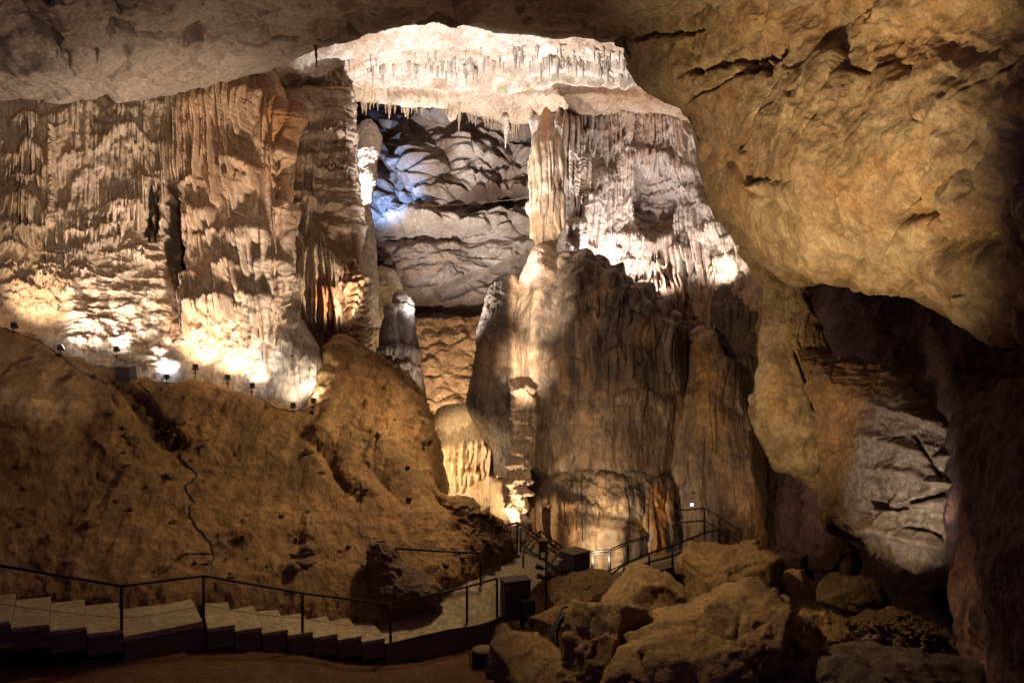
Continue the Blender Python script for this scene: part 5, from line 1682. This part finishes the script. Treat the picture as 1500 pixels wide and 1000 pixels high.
# stump that carries the railing end
o = blob("rock_stump", [(793, 552, 566), (797, 545, 573), (808, 538, 580), (826, 536, 594), (842, 536, 618), (854, 538, 640), (864, 540, 648), (880, 545, 650)], 24.6, .03,
         lambda p, n, u, v: .16 * fbm(p, 1.1, 5) + .12 * ridged(p, 1.8, 5) + .04 * fbm(p, 6, 3) - .05, M_DARK, lambda p, u, v: tint(p, [(0 * u + 1, (1.25, 1.1, 1.1))]), .7)
tag(o, "dark purple brown rock stump at the end of the thin railing", "rock")
# gravel spilling in the hollow
vv, ff = [], []
iv, if_ = ico(2)
rr = np.random.default_rng(5)
for k in range(700):
    a_, r_0 = rr.uniform(0, 6.28), abs(rr.normal())
    c = P(1308, 905, 23.0) + np.array([.75 * r_0 * math.cos(a_), .6 * r_0 * math.sin(a_) - .1, .28 - .30 * r_0 + rr.normal() * .03])
    s = rr.uniform(.02, .09) * np.array([1, 1, .7]) * rr.uniform(.7, 1.3, 3)
    ff.append(if_ + len(vv) * len(iv))
    vv.append(iv * s * (1 + .25 * rr.normal(size=(len(iv), 1))) + c)
pile = raw_mesh("rubble", np.concatenate(vv), np.concatenate(ff), M_BOULDER, None, None, None, False)
pile["kind"] = "stuff"
o = boulder("boulder", P(1312, 930, 23.6), (1.1, .9, .75), 91, M_BOULDER, .3, (0, .2), 14, 6, .1, rock_col(91, .8))
tag(o, "dark boulder buried under loose rubble in the hollow", "boulder", "boulders piled below the path")
rr = np.random.default_rng(15)
for k in range(84):
    x, y = rr.uniform(20, 640), rr.uniform(590, 860)
    if k % 3 == 1:
        x, y = 215 + rr.normal() * 30 + (k % 2) * 30, 640 + rr.normal() * 40
    elif k % 3 == 2:
        x, y = rr.uniform(330, 700), 845 - abs(rr.normal()) * 26 - max(0, rr.uniform(330, 700) - 600) * .2
    p_, n_ = hit(T_hill, x, y)
    if p_ is None:
        continue
    s = rr.uniform(.05, .12) * (2.2 if rr.random() < .12 else 1)
    o = boulder("stone", p_, (s, s * .8, s * .6), 100 + k, M_BOULDER, rr.uniform(0, 3), (0, 0), 9, 3, .02, rock_col(k, .8))
    tag(o, "small loose stone lying on the clay slope", "stone", "loose stones scattered on the clay slope")

# ------------------------------------------------------------------ stalactites
def stal_mesh(seed, mat):
    r = np.random.default_rng(seed)
    n, m = 9, 9
    z = np.linspace(.06, -1, n)
    rad = .11 * np.clip(1 - np.linspace(0, 1, n), 0, 1) ** .8 * (1 + .18 * r.normal(size=n)) + .008
    mb = MB()
    pts = [np.array([.02 * math.sin(a * 3 + seed), .02 * math.cos(a * 2 + seed), a]) for a in z]
    mb.tube(pts, list(rad), m)
    o = mb.build("stalactite", mat)
    return o


M_STW = rock_mat("white_stalactite_calcite", (.80, .73, .64), (.70, .58, .46), (.84, .8, .74), (.5, .34, .22), .3, .4, (.3, .7), 2.5)
M_STB = rock_mat("tan_stalactite_calcite", (.60, .46, .31), (.50, .34, .2), (.68, .56, .42), (.3, .18, .1), .4, .4, (.4, .8), 2.5)
protoW = [stal_mesh(s, M_STW) for s in (1, 2, 3, 4)]
protoT = [stal_mesh(s, M_STB) for s in (5, 6, 7)]


def hang(proto, p_, L, fat, label, group, first):
    o = proto if first else proto.copy()
    if not first:
        COL.objects.link(o)
    o.location = tuple(p_)
    o.scale = (L * fat, L * fat, L)
    o.rotation_euler = (0, 0, float(p_[0] * 7 % 6.28))
    tag(o, label, "stalactite", group)
    return o


used = set()
dv = np.empty(len(dome.data.vertices) * 3, np.float32)
dome.data.vertices.foreach_get("co", dv)
dv = dv.reshape(-1, 3).astype(float)
dn = np.empty(len(dome.data.vertices) * 3, np.float32)
dome.data.vertices.foreach_get("normal", dn)
dn = dn.reshape(-1, 3)
du_, dv_ = to_px(dv)
rr = np.random.default_rng(77)
vis = np.where((dn[:, 2] < -.1) & (dv[:, 1] < 47.5))[0]
ub = np.floor(du_ / 4).astype(int)
rim = np.full(600, -1.0)
near = (dv[:, 1] < 48) & (ub >= 0) & (ub < 600)
np.maximum.at(rim, ub[near], dv_[near])
cnt = {"w": 0, "f": 0}
WL = ("thin white stalactite in the dense icicle fringe of the bright ceiling", "white icicle stalactites on the bright ceiling")
FLb = ("short tan stalactite along the rear rim of the bright ceiling", "tan stalactites along the rear rim")
visb = {}
for i in rr.permutation(vis)[:90000]:
    if 66 < dv_[i] < 124 and 470 < du_[i] < 965:
        visb.setdefault((int(du_[i] // 8), int(dv_[i] // 5)), []).append(i)
keys = sorted(visb)
for k in range(900):
    if cnt["w"] >= 170:
        break
    x = rr.uniform(600, 955) if rr.random() < .78 else rr.uniform(475, 700)
    y = 91 + 8 * math.sin(x * .013 + 1) + rr.choice([-14, 0, 0, 0, 16]) + rr.normal() * 3
    c_ = visb.get((int(x // 8), int(y // 5)))
    if not c_:
        continue
    i = c_[rr.integers(len(c_))]
    pr = protoW[cnt["w"] % 4]
    hang(pr, dv[i] + (0, -.03, .05), rr.uniform(.3, .8) * (1.5 if rr.random() < .15 else 1), rr.uniform(.6, 1.15), WL[0], WL[1], pr.name not in used)
    used.add(pr.name)
    cnt["w"] += 1
nb = np.where(near & (dv_ > rim[np.clip(ub, 0, 599)] - 3))[0]
for k in range(900):
    if cnt["f"] >= 100:
        break
    x = rr.choice([rr.uniform(520, 620), rr.uniform(670, 800), rr.uniform(405, 1000)])
    q = nb[np.abs(du_[nb] - x) < 2]
    if not len(q):
        continue
    i = q[rr.integers(len(q))]
    pr = protoT[cnt["f"] % 3]
    hang(pr, dv[i] + (0, -.02, .10), rr.uniform(.35, .8) * (1.7 if rr.random() < .1 else 1), rr.uniform(.8, 1.3), FLb[0], FLb[1], pr.name not in used)
    used.add(pr.name)
    cnt["f"] += 1


def single(name, px_, py_, tree, L, fat, label, mat, seed, Yf=40):
    p_, n_ = hit(tree, px_, py_)
    if p_ is None:
        p_ = P(px_, py_, Yf)
    o = stal_mesh(seed, mat)
    o.location = tuple(p_ + np.array([0, 0, .08]))
    o.scale = (L * fat, L * fat, L)
    tag(o, label, "stalactite")


single("stalactite", 741, 174, T_dome, 1.75, 1.15, "longest tapering stalactite hanging over the far grey wall", M_STW, 21, 46)
single("stalactite", 546, 96, T_dome, 1.3, .7, "lone white straw stalactite on the smooth part of the bright ceiling", M_STW, 22)
single("stalactite", 463, 66, T_roof, 0.95, .8, "dark spike stalactite at the lip of the roof against the bright ceiling", M_ROOF, 23, 29.5)
single("stalactite", 84, 74, T_roof, .42, .7, "short grey stalactite on the roof nearest the corner", M_ROOF, 24)
single("stalactite", 104, 78, T_roof, .62, 1.5, "broad flat grey stalactite on the roof above the dark arch", M_ROOF, 25)
single("stalactite", 143, 72, T_roof, .52, 1.1, "twin tipped grey stalactite on the roof beside the broad flat one", M_ROOF, 26)
o = blob("stalactite", [(138, 661, 676), (147, 660, 675), (160, 658, 673), (168, 657, 669), (174, 658, 665), (178, 660, 662)], 45.2, .03, lambda p, n, u, v: .10 * ridged(p, 2, 4, ax=(1, 1, .4)) + .06 * fbm(p, 1.5, 3), M_CURTAIN, None, .5)
tag(o, "broad orange slab of dripstone hanging from the rear rim", "stalactite")

print("stalactites", cnt)
# ------------------------------------------------------------------ viewpoint, air and light
cam = bpy.data.cameras.new("camera")
cam.lens = 28.0
cam.sensor_width = 36.0
cam.clip_end = 400
co = bpy.data.objects.new("camera", cam)
co.location = (0, 0, HC)
co.rotation_euler = (math.radians(90), 0, 0)
COL.objects.link(co)
scene.camera = co

w = bpy.data.worlds.new("World")
scene.world = w
w.use_nodes = True
bg = w.node_tree.nodes["Background"]
bg.inputs["Color"].default_value = (.52, .26, .66, 1)
bg.inputs["Strength"].default_value = 0.075

vs = scene.view_settings
vs.view_transform = 'Standard'
vs.look = 'None'
vs.exposure = 0.3
vs.gamma = 1.0
vs.use_curve_mapping = False
scene.cycles.max_bounces = 5
scene.cycles.diffuse_bounces = 3
scene.cycles.glossy_bounces = 2
scene.cycles.use_denoising = True
scene.cycles.sample_clamp_indirect = 4.0
scene.cycles.use_light_tree = True
scene.cycles.use_adaptive_sampling = False

# wash lights of the show: some at inferred lamps, others fills added to brighten
spot(P(430, 690, 25.5), P(220, 190, 31), 6800, (1, .87, .77), 60, .9, .5)      # added fill on the wall of curtains, from the slope
spot(P(120, 640, 23), P(60, 330, 29), 350, (1, .86, .74), 90, .9, .15)
spot(P(560, 560, 34), P(470, 330, 35.5), 3000, (1, .84, .66), 70, .8)
spot(P(635, 560, 35.2), P(700, 90, 40), 23000, (.93, .95, 1.0), 72, .8, .2)         # bright ceiling
spot(P(884, 392, 40.4), P(890, 250, 43), 800, (.97, .95, 1.0), 140, .8)          # fluted wall
spot(P(950, 436, 38.4), P(960, 260, 43), 2000, (1, .93, .92), 110, .8)
spot(P(1056, 410, 38.4), P(1050, 300, 41), 400, (1, .93, .85), 140, .8)
spot(P(670, 440, 31.5), P(880, 240, 43), 5200, (1, .88, .82), 46, .8, .2)  # added in mid-air to brighten the column and fluted wall
spot(P(524, 298, 46.2), P(530, 220, 47.6), 5500, (.95, .97, 1), 130, .7)         # white stump
spot(P(545, 320, 50), P(575, 268, 56), 4500, (.22, .42, 1.0), 70, .9)           # blue lamp
spot(P(610, 480, 41), P(680, 300, 55), 13000, (.98, .94, .95), 52, .9, .2)         # far wall
spot(P(640, 640, 42), P(640, 500, 51), 3600, (1, .76, .50), 100, .8, .2)
spot(P(625, 740, 32.5), P(685, 690, 36.5), 1100, (1, .78, .50), 80, .8)         # cream mound
spot(P(742, 775, 32.6), P(735, 690, 34), 420, (1, .76, .48), 130, .8)
spot(P(880, 826, 29.6), P(890, 735, 34), 1000, (1, .77, .48), 100, .8)           # foot of the great one
spot(P(752, 640, 26.5), P(794, 400, 37), 9500, (1, .85, .68), 22, .9, .2)  # added beam from open air for the top of the streak
spot(P(752, 640, 26.5), P(774, 530, 36), 6500, (1, .82, .62), 20, .9, .2)        # second added beam, lower streak side
spot((-3.5, 17, 10.5), P(930, 600, 35), 3000, (1, .76, .54), 62, .9, .3)         # front of the great one
spot((-2, 12, 2.0), P(1150, 235, 18.5), 13000, (1, .73, .39), 52, .95, .4)        # overhang
spot((1.5, 18, 4), P(1165, 560, 26), 2300, (1, .70, .34), 50, .9, .3)            # pier
spot(P(1250, 930, 14.5), P(1325, 715, 20), 1500, (1, .85, .68), 34, .9)             # pale block
spot(P(380, 400, 28.5), P(200, 10, 22), 900, (1, .80, .66), 120, .95, .2)        # near roof
spot(P(720, 430, 27), P(500, 730, 27), 2100, (1, .70, .37), 110, .95, .5)         # added wash on slope and stairs, hung in open air
spot((-1.2, 20.5, 9.5), P(1010, 890, 20), 3100, (1, .70, .34), 65, .95, .4)        # added mid-air wash on the boulders
spot(P(1150, 735, 31), P(1150, 680, 36), 260, (1, .66, .34), 130, .9)            # beyond the pier
spot(P(625, 590, 35.6), P(588, 480, 38), 160, (1, .92, .86), 90, .8)              # added to brighten the slim stalagmite
spot(P(640, 600, 34), P(680, 650, 36.5), 260, (1, .78, .50), 80, .9)            # extra spot added to lift the mound top
spot(P(425, 445, 33.4), P(450, 90, 37.5), 3000, (1, .92, .86), 60, .9, .15)          # added fill for the left end of the bright ceiling
spot((-2.5, 9, 9.5), P(230, 300, 30), 4000, (1, .82, .66), 38, .9, .6)          # added soft fill on the curtain wall, from the viewpoint side
spot(P(452, 570, 31.2), P(468, 290, 36.4), 3000, (1, .86, .70), 62, .9, .1)         # added wash on the banded panel, from the hump
spot(P(524, 470, 33.0), P(470, 370, 35), 520, (1, .86, .70), 110, .9, .1)          # added to brighten the fluted foot of the banded wall
